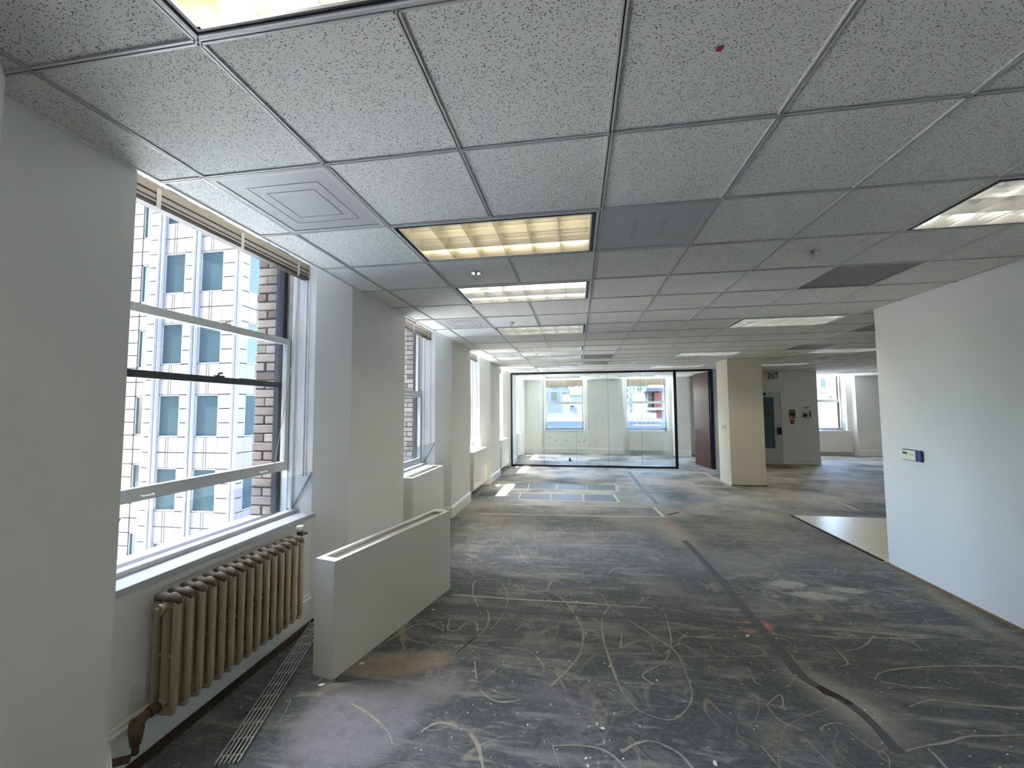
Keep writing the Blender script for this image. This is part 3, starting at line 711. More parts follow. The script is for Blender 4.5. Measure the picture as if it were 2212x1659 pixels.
# radiator covers
def cover(L_, D_, Hh):
    """local x = length, y = depth away from the room; front at y=0; sheet metal box open below with a top slot"""
    root = empty('radiator_cover'); t = .012
    bevel(MB().box((-L_/2, 0, 0), (L_/2, t, Hh-.012)).build('front_panel', 'cover', root), .002)
    for s in (-1, 1):
        x0, x1 = sorted((s*L_/2, s*(L_/2-t))); MB().box((x0, t, 0), (x1, D_, Hh-.012)).build('end_panel', 'cover', root)
    top = MB(); f1, f2, e = .034, .032, .055
    top.box((-L_/2, 0, Hh-.012), (L_/2, f1, Hh)); top.box((-L_/2, D_-f2, Hh-.012), (L_/2, D_, Hh)); top.box((-L_/2, f1, Hh-.012), (-L_/2+e, D_-f2, Hh)); top.box((L_/2-e, f1, Hh-.012), (L_/2, D_-f2, Hh)); top.build('top_frame', 'cover', root)
    MB().box((-L_/2+t, D_-.012, .05), (L_/2-t, D_, Hh-.012)).build('back_panel', 'cover', root)
    bf = MB(); bf.extr([(-L_/2+t, f1+.045, Hh-.045), (L_/2-t, f1+.045, Hh-.045), (L_/2-t, D_-.014, Hh-.03), (-L_/2+t, D_-.014, Hh-.03)], (0, 0, -.004)); bf.build('baffle', 'cover', root)
    return root
CH, CD = .715, .165
c0 = cover(1.39, CD, CH)
nb, fb = fl(719, 1470), fl(972, 1272); mid = (nb+fb)/2; ang = math.atan2(fb.y-nb.y, fb.x-nb.x)
c0.location = (mid.x, mid.y, 0); c0.rotation_euler = (0, 0, ang)
tag(c0, 'loose white metal radiator cover standing on the floor by the radiator', 'radiator cover', 'radiator covers')
cm = cover(1.14, CD, CH)
for i, k in enumerate((2, 3, 4, 5)):
    o = cm if i == 0 else copy_tree(cm); o.location = (XL-.005, BAYS[k]+.28+.57, .135); o.rotation_euler = (0, 0, R(90))
    tag(o, 'white radiator cover mounted under the %s left window' % NTH[k], 'radiator cover', 'radiator covers')
for x, y, t in ((2.49, YF+FD-CD-.006, 'right window of the glass walled room'), (8.66, YR+.03, 'far right window past the exit door')):
    o = copy_tree(cm); o.location = (x, y, .135); o.rotation_euler = (0, 0, 0); o.scale = (1.05 if x < 5 else 1.14, 1, 1); tag(o, 'white radiator cover mounted under the ' + t, 'radiator cover', 'radiator covers')
# linear bar floor grilles
def grille(L_, n, wdt):
    root = empty('floor_grille')
    for i in range(n):
        y = wdt*(i/(n-1)-.5); MB().box((-L_/2, y-.0022, .006), (L_/2, y+.0022, .016)).build('bar', 'steel', root)
    for i in range(int(L_/.105)):
        x = -L_/2+.05+i*.105; MB().box((x-.003, -wdt/2, .002), (x+.003, wdt/2, .012)).build('cross_rod', 'steel', root)
    return root
g0 = grille(1.30, 6, .10); a_, b_ = fl(488, 1656), fl(668, 1375); d_ = (b_-a_); c_ = a_+d_.normalized()*.65
g0.location = (c_.x, c_.y, 0); g0.rotation_euler = (0, 0, math.atan2(d_.y, d_.x)); tag(g0, 'loose steel bar grille lying on the floor beside the radiator', 'grille', 'steel bar grilles')
for k in (3, 4):
    o = grille(1.12, 5, .10); o.location = (XL-.035, BAYS[k]+.85, .0); o.rotation_euler = (0, 0, R(90)); tag(o, 'dark bar grille at the floor under the %s window radiator cover' % NTH[k], 'grille', 'steel bar grilles')
ol = empty('wall_outlet', (XI, BAYS[1]+SPN+.13, .31)); bevel(MB().box((0, -.04, -.06), (.006, .04, .06)).build('plate', 'trim', ol)); tag(ol, 'blank white wall plate left of the radiator above the baseboard', 'wall plate')
for i, x in enumerate((.073, .242)):
    ol = empty('wall_outlet', (x, YF+FD, .443)); bevel(MB().box((-.036, -.006, -.058), (.036, 0, .058)).build('plate', 'trim', ol))
    for z in (-.022, .022): MB().box((-.014, -.0075, z-.012), (.014, -.006, z+.012)).build('socket', 'rubber', ol)
    tag(ol, '%s of two outlets under the left far window' % ('left', 'right')[i], 'outlet', 'far wall outlets')

# ------------------------------------------------------------------ glass partition and door
YP = 12.0
gp = empty('glass_partition', (0, YP, 0))
XS = [XL+.045, -.958, -.025, .886, 1.791, 2.68]
fr = MB(); fr.box((XL+.005, -.03, H-.055), (3.69, .03, H-.002)); fr.build('head_rail', 'blackframe', gp)
for x0, x1, nm in ((XL+.005, XL+.05, 'wall_channel'), (2.68, 2.75, 'door_post'), (3.63, 3.69, 'hinge_post')): MB().box((x0, -.03, 0), (x1, .03, H-.055)).build(nm, 'blackframe', gp)
MB().box((XL+.05, -.03, 0), (2.68, .03, .05)).build('sill_rail', 'blackframe', gp)
for i in range(5): MB().box((XS[i]+.0025, -.006, .05), (XS[i+1]-.0025, .006, H-.055)).build('glass_pane', 'partglass', gp)
for i in range(1, 5): MB().box((XS[i]-.0025, -.007, .05), (XS[i]+.0025, .007, H-.055)).build('pane_joint', 'rubber', gp)
MB().box((3.69, -.034, 0), (3.72, .03, H-.01)).build('jamb_tape', 'bluetape', gp)
tag(gp, 'black framed full height glass partition across the far room', 'partition')
dr = empty('door_1', (3.63, YP+.04, 0), math.atan2(1.06, -.19))
bevel(MB().box((0, -.022, .012), (.90, .022, H-.065)).build('door_leaf', 'wood', dr)); hd = MB()
for s in (-1, 1): hd.tube([(.83, s*.022, 1.0), (.83, s*.06, 1.0)], .011, 8); hd.tube([(.835, s*.06, 1.0), (.72, s*.06, 1.0)], .009, 8)
hd.build('lever_handle', 'black', dr)
for z in (.22, .95, 1.75, 2.45): MB().tube([(-.012, -.02, z), (-.012, -.02, z+.11)], .014, 8).build('hinge', 'black', dr)
tag(dr, 'open dark reddish brown wooden door at the right of the glass partition', 'door', kind='structure')

# ------------------------------------------------------------------ exit wall
dx0, dx1 = 5.06, 5.98
d2 = empty('door_2', (dx0, YE, 0))
lf = MB(); w_ = dx1-dx0; gx0, gx1, gz0, gz1 = .15, .735, .46, 1.975
for a, b in (((0, .01), (gx0, 2.12)), ((gx1, .01), (w_, 2.12)), ((gx0, .01), (gx1, gz0)), ((gx0, gz1), (gx1, 2.12))): lf.box((a[0], -.03, a[1]), (b[0], -.002, b[1]))
lf.build('door_leaf', mat('doorpaint', (205, 206, 204), .4), d2); MB().box((gx0, -.02, gz0), (gx1, -.012, gz1)).build('frosted_pane', 'frost', d2)
jm = MB(); jm.box((-.06, -.045, 0), (-.005, -.0, 2.18)); jm.box((w_+.005, -.045, 0), (w_+.05, 0, 2.18)); jm.box((-.06, -.045, 2.125), (w_+.05, 0, 2.18)); jm.build('door_frame', 'wall', d2)
lk = MB(); lk.box((w_-.13, -.05, .86), (w_-.005, -.03, 1.075)); lk.build('lock_plate', 'black', d2); MB().tube([(w_-.08, -.05, .965), (w_-.08, -.085, .965), (w_-.2, -.085, .965)], .01, 8).build('lever_handle', 'black', d2)
MB().box((.28, -.09, 2.03), (.50, -.03, 2.10)).build('door_closer', 'black', d2)
def text(body, size, loc, rot, m, parent, name='lettering', cx='CENTER', sx=1.0):
    c = bpy.data.curves.new(name, 'FONT'); c.body = body; c.size = size; c.align_x = cx; c.align_y = 'CENTER'; c.extrude = .0008; c.offset = .004; c.resolution_u = 3
    t = bpy.data.objects.new(name, c); col.objects.link(t); dg = bpy.context.evaluated_depsgraph_get()
    me = bpy.data.meshes.new_from_object(t.evaluated_get(dg)); bpy.data.objects.remove(t)
    me.materials.clear(); me.materials.append(MAT[m]); o = bpy.data.objects.new(name, me); col.objects.link(o); o.parent = parent; o.location = loc; o.rotation_euler = rot; o.scale = (sx, 1, 1); return o
text('ONLY', .085, (.565, -.0215, 1.50), (R(90), 0, 0), 'red', d2)
tag(d2, 'white exit door with a tall frosted pane partly behind the column', 'door', kind='structure')
ex = empty('exit_sign', (5.78, YE-.06, 2.60))
bevel(MB().box((-.17, -.02, -.11), (.17, .02, .10)).build('sign_plate', mat('signwhite', (226, 222, 208), .5), ex), .004)
MB().box((-.17, -.024, .10), (.17, .05, .135)).build('sign_top', 'signcream', ex)
MB().box((-.02, .02, -.02), (.02, .06, .02)).build('mount', 'signcream', ex)
text('EXIT', .24, (0, -.021, 0), (R(90), 0, 0), 'black', ex, sx=.58)
tag(ex, 'cream exit sign reading EXIT in black letters above the exit door', 'sign')
al = empty('fire_alarm_strobe', (6.29, YE, 1.47)); bevel(MB().box((-.085, -.035, -.13), (.085, 0, .13)).build('base_plate', 'amber', al), .006)
MB().extr([(-.02, -.036, -.05), (.05, -.036, -.04), (.05, -.036, .06), (.02, -.036, .03), (-.03, -.036, .01)], (0, -.02, 0)).build('strobe_lens', 'black', al); MB().box((-.075, -.037, -.11), (.0, -.035, -.06)).build('printed_strip', 'signcream', al); tag(al, 'tan square fire alarm strobe on the exit wall', 'alarm')
pu = empty('fire_alarm_pull', (6.29, YE, 1.24)); bevel(MB().box((-.045, -.03, -.062), (.045, 0, .062)).build('body', 'red', pu), .005); MB().box((-.03, -.037, -.012), (.03, -.03, .012)).build('handle', 'cream', pu); tag(pu, 'small red fire alarm pull station below the tan strobe', 'alarm')
dv = empty('hanging_alarm_device', (6.68, YE, 1.50)); MB().box((-.07, -.03, .15), (.07, 0, .17)).build('bracket', 'rubber', dv)
MB().tube([(0, -.015, .16), (.005, -.02, .02), (.01, -.03, -.02)], .012, 8).build('cable', 'trim', dv)
q = MB(); q.tube([(-.05, -.03, -.06), (-.05, -.07, -.055)], .09, 20); q.build('round_body', 'diffuser', dv); q = MB(); q.tube([(-.07, -.071, -.07), (-.07, -.078, -.07)], .055, 16); q.build('speaker_face', 'black', dv)
MB().box((.02, -.06, -.2), (.055, -.03, .05)).build('dangling_plate', 'cream', dv); MB().box((.06, -.05, -.12), (.10, -.03, .06)).build('side_plate', 'display', dv); tag(dv, 'white round alarm device hanging loose by its cable right of the strobe', 'alarm')
# thermostat panel on the right partition
cp = empty('wall_controller', (XR, 4.60, 1.19)); bevel(MB().box((-.03, -.115, -.054), (0, .115, .054)).build('case', 'blueplastic', cp), .008)
bevel(MB().box((-.036, -.065, -.048), (-.028, .105, .048)).build('front_cover', 'cream', cp), .004); MB().box((-.0375, .03, .008), (-.0355, .09, .028)).build('screen', 'display', cp)
for i in range(3): MB().box((-.0375, -.05+i*.022, .004), (-.0355, -.036+i*.022, .01)).build('button', 'rubber', cp)
tag(cp, 'cream and blue controller box mounted on the right partition', 'controller')
ts = empty('thermostat', (3.25, 9.80, 1.235)); bevel(MB().box((-.02, -.10, -.045), (0, .10, .045)).build('body', 'cream', ts), .004); MB().box((-.0215, .03, -.015), (-.0195, .07, .015)).build('screen', 'black', ts); tag(ts, 'small cream thermostat on the left side of the column', 'thermostat')

# ------------------------------------------------------------------ floor : glue trails, tape, duct strip
def spline(pts, n=10):
    P = [Vector(p) for p in pts]; out = []
    for i in range(len(P)-1):
        p0, p1, p2, p3 = P[max(i-1, 0)], P[i], P[i+1], P[min(i+2, len(P)-1)]
        for k in range(n):
            t = k/n; out.append(.5*((2*p1)+(p2-p0)*t+(2*p0-5*p1+4*p2-p3)*t*t+(3*p1-p0-3*p2+p3)*t**3))
    return out+[P[-1]]
def ribbon(name, px, w0, m, z=.0016, smooth=True, jit=.35):
    pts = [fl(u, v) for u, v in px]; pts = spline(pts, 8) if smooth and len(pts) > 2 else pts
    if not smooth or len(px) == 2:
        q = []
        for i in range(len(pts)-1):
            n_ = max(2, int((pts[i+1]-pts[i]).length/.08)); q += [pts[i].lerp(pts[i+1], k/n_) for k in range(n_)]
        pts = q+[pts[-1]]
    mb = MB(); vs_ = []
    wv_ = 1
    for i, p in enumerate(pts):
        t = (pts[min(i+1, len(pts)-1)]-pts[max(i-1, 0)]).normalized(); nn = Vector((-t.y, t.x, 0))
        wv_ += random.uniform(-jit, jit)*.5; wv_ = min(1+jit, max(1-jit, wv_)); h = w0/2*wv_
        for s in (-1, 1): vs_.append((p.x+nn.x*h*s, p.y+nn.y*h*s, z))
        for s in (-1, 1): vs_.append((p.x+nn.x*h*s*1.1, p.y+nn.y*h*s*1.1, 0))
    fs_ = []
    for i in range(len(pts)-1):
        a = 4*i; b = a+4; fs_ += [(a, a+1, b+1, b), (a+2, a, b, b+2), (a+1, a+3, b+3, b+1)]
    mb.add(vs_, fs_); return mb.build(name, m, fo)
Zm = lambda pts, u0, v0, s: [(u0+u/s, v0+v/s) for u, v in pts]
A7 = lambda *p: Zm(p, 560, 1200, 2.353)
A6 = lambda *p: Zm(p, 1450, 1050, 2.7244)
A8 = lambda *p: Zm(p, 640, 1000, 3.16)
AP = lambda *p: Zm(p, 1050, 750, 4.022)
A9 = lambda *p: Zm(p, 1450, 720, 4.424)
GL = [
 (A7((1740, 340), (1750, 430), (1775, 510), (1805, 600), (1850, 700), (1920, 780), (2020, 825), (2110, 832), (2180, 770), (2200, 700), (2170, 600), (2130, 510), (2085, 465), (1990, 400), (1880, 330), (1780, 260), (1740, 200), (1650, 165), (1520, 175)), .013),
 (A7((1500, 190), (1560, 240), (1610, 310), (1640, 370), (1645, 430), (1630, 500), (1570, 580), (1485, 660)), .014),
 (A7((1300, 385), (1340, 355), (1375, 370), (1385, 415), (1420, 420), (1470, 378), (1515, 380), (1500, 440), (1560, 410), (1620, 375), (1665, 375), (1650, 430), (1720, 420), (1790, 385), (1840, 395), (1840, 470), (1900, 440), (1980, 435), (2005, 485)), .008),
 (A7((1125, 275), (1090, 210), (1090, 140), (1130, 122), (1200, 125), (1245, 160), (1262, 220), (1240, 300), (1175, 380)), .013),
 (A7((1150, 260), (1168, 310), (1150, 370), (1110, 410), (990, 500)), .012),
 (A7((1230, 465), (1320, 475), (1380, 490), (1430, 540), (1450, 580)), .010),
 (A7((2090, 470), (2060, 540), (1950, 605), (2005, 655)), .010),
 (A7((1490, 970), (1600, 965), (1720, 980), (1800, 1020), (1870, 1090)), .011),
 (A7((1840, 1000), (1920, 955), (2000, 945), (2080, 975), (2150, 1020), (2210, 1090)), .017),
 (A7((1490, 970), (1515, 1030), (1530, 1090)), .009),
 (A7((1070, 905), (1110, 960), (1130, 1040), (1140, 1100)), .018),
 (A7((450, 745), (540, 795), (610, 850), (655, 900), (680, 960)), .012),
 (A7((820, 900), (870, 865), (930, 850), (1010, 870)), .014),
 (A7((1095, 540), (1105, 630)), .012), (A7((1120, 680), (1160, 720), (1230, 745), (1330, 735)), .010),
 (A7((640, 440), (720, 395), (800, 350), (880, 355), (930, 380)), .009), (A7((830, 320), (870, 345), (930, 345), (925, 430), (880, 455)), .010),
 (A7((970, 320), (960, 375), (1010, 380), (1050, 345), (1100, 340), (1110, 385)), .012), (A7((1180, 410), (1110, 415), (1000, 495)), .008),
 (A7((2065, 300), (2090, 400), (2090, 470), (2060, 500)), .008), (A7((2090, 470), (2150, 450), (2210, 490)), .008),
 (A7((1340, 170), (1400, 185), (1500, 170), (1480, 140), (1520, 130), (1545, 150)), .009),
 (A7((1780, 250), (1850, 265), (1930, 245), (1950, 215)), .008), (A7((1780, 260), (1750, 300), (1740, 345)), .014),
 (A7((130, 740), (200, 715), (300, 710)), .010), (A7((160, 730), (130, 800), (70, 890)), .006),
 (A6((2080, 1065), (1800, 1060), (1550, 1062), (1350, 1075), (1230, 1100), (1200, 1140)), .013),
 (A6((2080, 1465), (1900, 1470), (1750, 1475), (1620, 1510), (1500, 1530), (1380, 1560)), .018),
 (A6((1510, 1545), (1560, 1590), (1630, 1670)), .011), (A6((1240, 1560), (1280, 1600), (1285, 1670)), .010),
 (A6((1000, 975), (1090, 960), (1150, 930), (1190, 880)), .012), (A6((960, 950), (1040, 1040), (1000, 1060)), .010),
 (A6((820, 880), (1100, 895), (1500, 895)), .009), (A6((600, 760), (850, 740), (1200, 745), (1450, 735)), .009),
 (A6((880, 1440), (900, 1410), (960, 1395), (1010, 1400)), .014), (A6((440, 1060), (470, 1100), (490, 1150), (530, 1170)), .008),
 (A6((560, 1290), (640, 1230), (660, 1290), (640, 1300)), .007), (A6((1400, 1300), (1540, 1260), (1800, 1290), (2080, 1310)), .010), (A6((1230, 1150), (1400, 1180), (1540, 1190)), .009),
 (A6((560, 1290), (640, 1380), (780, 1440)), .006), (A6((1050, 1450), (1160, 1530), (1230, 1570)), .006), (A6((530, 1530), (590, 1600), (640, 1660)), .008), (A6((780, 1480), (880, 1580), (960, 1660)), .006),
 (A6((480, 530), (540, 500), (620, 505), (610, 535)), .008), (A6((1000, 540), (1060, 490), (1130, 500), (1180, 540)), .008), (A6((360, 350), (620, 355), (1000, 385)), .010), (A6((620, 445), (900, 455), (1100, 460)), .009),
 (A8((1480, 545), (1490, 500), (1540, 480), (1610, 430)), .010), (A8((1510, 560), (1530, 620), (1590, 690), (1640, 620), (1640, 570), (1610, 545)), .012), (A8((1590, 705), (1650, 740), (1680, 760), (1830, 760)), .010),
 (A8((1630, 430), (1625, 480), (1635, 530), (1660, 520), (1670, 470), (1660, 440)), .010), (A8((1790, 430), (1800, 480), (1850, 520), (1900, 525), (1960, 490), (1920, 410)), .010),
 (A8((2020, 430), (2025, 530), (2090, 540), (2150, 490)), .010), (A8((1070, 600), (1150, 540), (1300, 490), (1500, 470)), .010), (A8((1060, 460), (1110, 490), (1090, 420), (1150, 400)), .010),
 (A8((1180, 520), (1180, 480), (1240, 460), (1400, 455), (1600, 440)), .009), (A8((1060, 500), (1200, 460), (1350, 430)), .009), (A8((1170, 530), (1190, 580), (1200, 600)), .010), (A8((1270, 550), (1320, 520), (1400, 530), (1400, 550), (1370, 550)), .010),
 (A8((1720, 500), (1760, 510), (1800, 470), (1790, 440), (1740, 480)), .010), (A8((1330, 580), (1600, 500), (1800, 440)), .008), (A8((1550, 850), (1560, 870), (1700, 875), (1740, 810), (1830, 820)), .010),
]
for px, w_ in GL: ribbon('glue_trail', px, w_*.78, 'glue', jit=.55)
for px, w_ in [
 (AP((-60, 1447), (1540, 1478)), .05), (AP((180, 1365), (1460, 1390)), .03), (AP((250, 1178), (1140, 1195)), .035), (AP((220, 1230), (1140, 1250)), .04), (AP((210, 1265), (1110, 1280)), .03), (AP((280, 1322), (1150, 1347)), .04),
 (AP((375, 1180), (365, 1230)), .02), (AP((615, 1188), (610, 1238)), .025), (AP((870, 1192), (880, 1245)), .028), (AP((1130, 1195), (1145, 1250)), .06), (AP((300, 1266), (285, 1312)), .02), (AP((565, 1270), (560, 1328)), .02), (AP((840, 1275), (850, 1342)), .028), (AP((1110, 1280), (1155, 1347)), .05),
 (AP((1460, 1392), (1545, 1478)), .05), (AP((1880, 1085), (2125, 1207)), .07), (AP((1640, 1087), (1880, 1088)), .04), (AP((1765, 1175), (1812, 1205), (2100, 1212)), .05),
 (A9((900, 1328), (2040, 1330)), .05), (A9((920, 1382), (2040, 1412)), .06), (A9((1560, 1600), (1650, 1615), (2060, 1612)), .03), (A9((1560, 1600), (1790, 1690)), .04), (AP((200, 1122), (290, 1130)), .04),
 (A7((980, 200), (1300, 222), (1710, 246)), .012), (A7((1700, 246), (2000, 268)), .008)]:
    ribbon('tape_line', px, w_, 'tape', smooth=False, jit=.25, z=.0014)
for i in range(2):
    for j in range(4):
        xs = ([(250, 372), (378, 612), (620, 868), (878, 1132)], [(215, 296), (304, 560), (568, 838), (850, 1120)])[i][j]; y0, y1 = ((1184, 1232), (1270, 1326))[i]
        q = [fl(*AP((xs[0], y0+(xs[0]-250)*.018))[0]), fl(*AP((xs[1], y0+(xs[1]-250)*.018))[0]), fl(*AP((xs[1]+8, y1+(xs[1]-250)*.018-4))[0]), fl(*AP((xs[0]-6, y1+(xs[0]-250)*.018-4))[0])]
        MB().extr([(p.x, p.y, 0) for p in q], (0, 0, .0008)).build('bare_panel', 'panelgrey', fo)
ribbon('duct_strip', [(1478, 1168), (1500, 1190), (1560, 1256), (1620, 1330), (1680, 1400), (1728, 1458)], .075, 'slot', smooth=False, jit=.06, z=.0022)
ribbon('duct_strip', [(1728, 1458), (1765, 1482), (1830, 1518), (1885, 1563), (1940, 1626)], .055, 'slot', smooth=True, jit=.2, z=.0022)
ribbon('duct_strip', AP((1240, 1080), (1320, 1180), (1400, 1270), (1490, 1365)), .08, 'slot', smooth=False, jit=.06, z=.002)
ribbon('duct_strip', [(1640, 1352), (1500, 1342), (1280, 1330)], .05, 'slot', smooth=False, jit=.15, z=.002)
ribbon('duct_strip', [(1280, 1330), (1100, 1318), (935, 1306)], .045, 'slot', smooth=False, jit=.15, z=.002)
ribbon('exposed_soil', [(1768, 1484), (1790, 1497), (1815, 1508), (1840, 1522)], .05, 'dirt', smooth=True, jit=.4, z=.003)
# loose chips
def chip(s):
    n_ = random.randint(5, 7); pts = [(s*random.uniform(.6, 1)*math.cos(2*math.pi*k/n_)*1.4, s*random.uniform(.6, 1)*math.sin(2*math.pi*k/n_)*.8) for k in range(n_)]
    return MB().prism(pts, 0, s*.35)
for u, v, s in ((1302, 1575, .012), (694, 1481, .017), (1419, 1470, .008), (1316, 1440, .008), (781, 1434, .014), (936, 1318, .012), (1246, 1300, .010), (1265, 1368, .008), (1266, 1639, .007), (1270, 1655, .008), (1615, 1374, .014), (1290, 1565, .008), (1305, 1433, .006), (1160, 1410, .007), (1615, 1375, .008), (1545, 1650, .013), (1140, 1566, .006), (1317, 1600, .004)):
    p = fl(u, v); o = chip(s).build('plaster_chip', 'chip'); o.location = (p.x, p.y, .0005); o.rotation_euler = (0, 0, random.uniform(0, 3))
    tag(o, 'small white plaster chip lying on the dark floor', 'chip', 'white plaster chips on the floor')
cr = MB()
for i in range(520):
    x, y = random.uniform(-1.7, 3.1), 1.2+random.random()**1.5*6; s = random.uniform(.0015, .004); k = random.random()*3.14
    if x < -1.1 and y < 4: continue
    c_, n_ = (x, y), 4; cr.prism([(x+s*1.5*math.cos(k+j*1.57), y+s*math.sin(k+j*1.57)) for j in range(4)], 0, s*.5)
tag(cr.build('crumbs', 'chip', fo), kind='stuff')
p = fl(1455, 1110); tag(MB().tube([(-.10, -.09, .006), (.10, .09, .006)], .006, 6).build('metal_rod', 'black', loc=None), 'short black rod lying on the floor before the glass partition', 'rod').location = (p.x, p.y, 0)
p = fl(1231, 996); bo = empty('spray_cap', (p.x, p.y, 0)); MB().tube([(0, 0, 0), (0, 0, .10)], [.035, .03], 12).build('cap', 'blueplastic', bo); MB().box((0, -.02, 0), (.08, .02, .03)).build('tab', 'blueplastic', bo); tag(bo, 'small blue plastic piece on the floor inside the glass room', 'debris')

# ------------------------------------------------------------------ outside
gr = MB().box((-160, -120, -24.5), (160, 220, -24)).build('ground', 'asphalt'); struct(gr, 'grey city street far below the windows', 'ground')
# white stone tower across the street
TX, TY, FH = -17.43, 18.8, 3.88
tw = empty('stone_tower', (TX, TY, -24))
MB().box((-5.84, .12, 0), (-.12, 30, 24+36)).build('tower_body', 'joint', tw)
MB().box((-34, 1.4, 0), (-5.8, 30, 24+36)).build('tower_wing', 'joint', tw)
PM = {}
def panel(x0, x1, z0, z1, face, m, proud=.0, dep=.14):
    """face 0: front (-y), 1: right side (+x), 2: set back wing"""
    g_ = .022; key = (round(x1-x0, 2), round(z1-z0, 2), face == 1)
    w_, h_ = x1-x0-2*g_, z1-z0-2*g_
    if key not in PM:
        mb = MB(); mb.box((0, 0, 0), (w_, dep, h_)) if face != 1 else mb.box((-dep, 0, 0), (0, w_, h_)); PM[key] = o = mb.build('stone_panel', 'stone', tw)
    else: o = inst(PM[key], tw)
    o.location = {0: (x0+g_, -proud, z0+g_+24), 1: (proud, x0+g_, z0+g_+24), 2: (x0+g_, 1.28-proud, z0+g_+24)}[face]
    o.material_slots[0].link = 'OBJECT'; o.material_slots[0].material = MAT[m]
def twin(x0, x1, z0, z1, face):
    fr_ = MB(); t = .06
    def bx(a0, a1, b0, b1, d0, d1): return ((a0, d0, b0), (a1, d1, b1)) if face != 1 else ((-d1, a0, b0), (-d0, a1, b1))
    yo = 1.28 if face == 2 else 0
    Z = 24
    for a0, a1, b0, b1 in ((x0, x0+t, z0, z1), (x1-t, x1, z0, z1), (x0, x1, z0, z0+t), (x0, x1, z1-t, z1)):
        p_, q_ = bx(a0, a1, b0+Z, b1+Z, .02+yo, .13+yo); fr_.box(p_, q_)
    o = fr_.build('tower_window', 'towerframe', tw); p_, q_ = bx(x0+t, x1-t, z0+t+Z, z1-t+Z, .09+yo, .11+yo); MB().box(p_, q_).build('pane', 'towerglass', o)
for k in range(-2, 4):
    zb = .29+FH*k; rows = [zb+i*(FH-1.64)/3 for i in range(4)]; sp = [zb+2.24, zb+2.24+.82, zb+FH]
    allr = rows+sp[1:]
    for a, b in ((-5.82, -5.22), (-3.49, -2.98), (-1.12, -.36)):
        for i in range(5): panel(a, b, allr[i], allr[i+1], 0, random.choice(('stone', 'stone', 'stonepink')), .03)
    for a, b in ((-4.84, -3.49), (-2.56, -1.12)):
        m2 = (a+b)/2
        for i in range(2):
            for p0, p1 in ((a, m2-.07), (m2-.07, m2+.07), (m2+.07, b)): panel(p0, p1, sp[i], sp[i+1], 0, random.choice(('stone', 'stonepink')))
        twin(a, b, zb, zb+2.24, 0)
    for a, b in ((0.02, .5), (1.9, 2.5), (3.9, 4.5)):
        for i in range(5): panel(a, b, allr[i], allr[i+1], 1, 'stonepink', .03)
    for a, b in ((.5, 1.9), (2.5, 3.9)):
        m2 = (a+b)/2
        for i in range(2):
            for p0, p1 in ((a, m2-.07), (m2-.07, m2+.07), (m2+.07, b)): panel(p0, p1, sp[i], sp[i+1], 1, 'stonepink')
        twin(a, b, zb, zb+2.24, 1)
    for a, b in ((-14.8, -13.5), (-12.0, -10.7), (-9.2, -7.9), (-6.3, -5.8)):
        for i in range(5): panel(a, b, allr[i], allr[i+1], 2, 'stonepink', .02)
    for a, b in ((-13.5, -12.0), (-10.7, -9.2), (-7.9, -6.3)):
        m2 = (a+b)/2
        for i in range(2): panel(a, m2, sp[i], sp[i+1], 2, 'stonepink'); panel(m2, b, sp[i], sp[i+1], 2, 'stonepink')
        twin(a, b, zb, zb+2.24, 2)
for x in (-5.2, -4.95, -2.94, -2.68, -.32, -.1): MB().tube([(x+.06, -.02, 0), (x+.06, -.02, 60)], .10, 8).build('vertical_fin', 'stone', tw)
tag(tw, 'white stone panelled tower with grid of square windows across the street', 'building')
# unseen block added behind the viewer's left to shade the two nearest windows
nbt = MB().box((-46, -46, -24), (-15, 2.0, 40)).build('shade_block', 'stone')
tag(nbt, 'tall unseen block added to shade the nearest windows', 'building')

MB().box((-46, 2.1, -24), (-11, 18.4, -8)).build('bounce_block_street', mat('bounce_white', (232, 231, 226), .8), None)  # unseen block added so its sunlit top throws light up to the ceiling
tag(bpy.data.objects['bounce_block_street'], 'unseen white block added below the left windows to bounce daylight upwards', 'building')
tag(MB().box((-9, 17.0, -24), (14, 26.5, -1.2)).build('bounce_block_rear', 'bounce_white'), 'unseen pale block added below the far windows to bounce daylight upwards', 'building')  # unseen block added to reflect sunlight up through the far windows
def px_box(mb, u0, u1, v0, v1, Y, dep):          # a volume whose front face fills these pixels at distance Y
    a = hit(u0, v1, 1, Y); b = hit(u1, v0, 1, Y); mb.box((a.x, Y, a.z), (b.x, Y+dep, b.z)); return a, b
def bldg(name, label, m, u0, u1, v0, v1, Y, dep, wins=(), wm='towerglass', base=True):
    a, b = hit(u0, v1, 1, Y), hit(u1, v0, 1, Y); root = empty(name, ((a.x+b.x)/2, Y, -24))
    MB().box((a.x, Y, -24), (b.x, Y+dep, b.z)).build('wall', m, root, world=True)
    for (p0, p1, q0, q1) in wins:
        c, d = hit(p0, q1, 1, Y), hit(p1, q0, 1, Y); wf_ = MB().box((c.x-.08, Y-.06, c.z-.08), (d.x+.08, Y+.02, d.z+.08)).build('window', 'towerframe', root, world=True); MB().box((c.x, Y-.08, c.z), (d.x, Y-.05, d.z)).build('pane', wm, wf_, world=True)
    tag(root, label, 'building'); return root
o = bldg('office_building', 'blue grey office block seen through the left far window', 'bluewall', 1120, 1240, 700, 1000, 60, 12, [(1190, 1204, 846, 865), (1214, 1226, 847, 866), (1166, 1180, 846, 865), (1190, 1204, 815, 833), (1214, 1226, 815, 833)])
o = bldg('penthouse', 'white rooftop plant room seen through the left far window', 'whitewall', 1217, 1275, 851, 1000, 34, 6, [(1232, 1240, 876, 880)])
MB().box((hit(1180, 895, 1, 33).x, 32.6, -24), (hit(1290, 895, 1, 33).x, 33.4, hit(1200, 893, 1, 33).z)).build('parapet', 'whitewall', o, world=True)
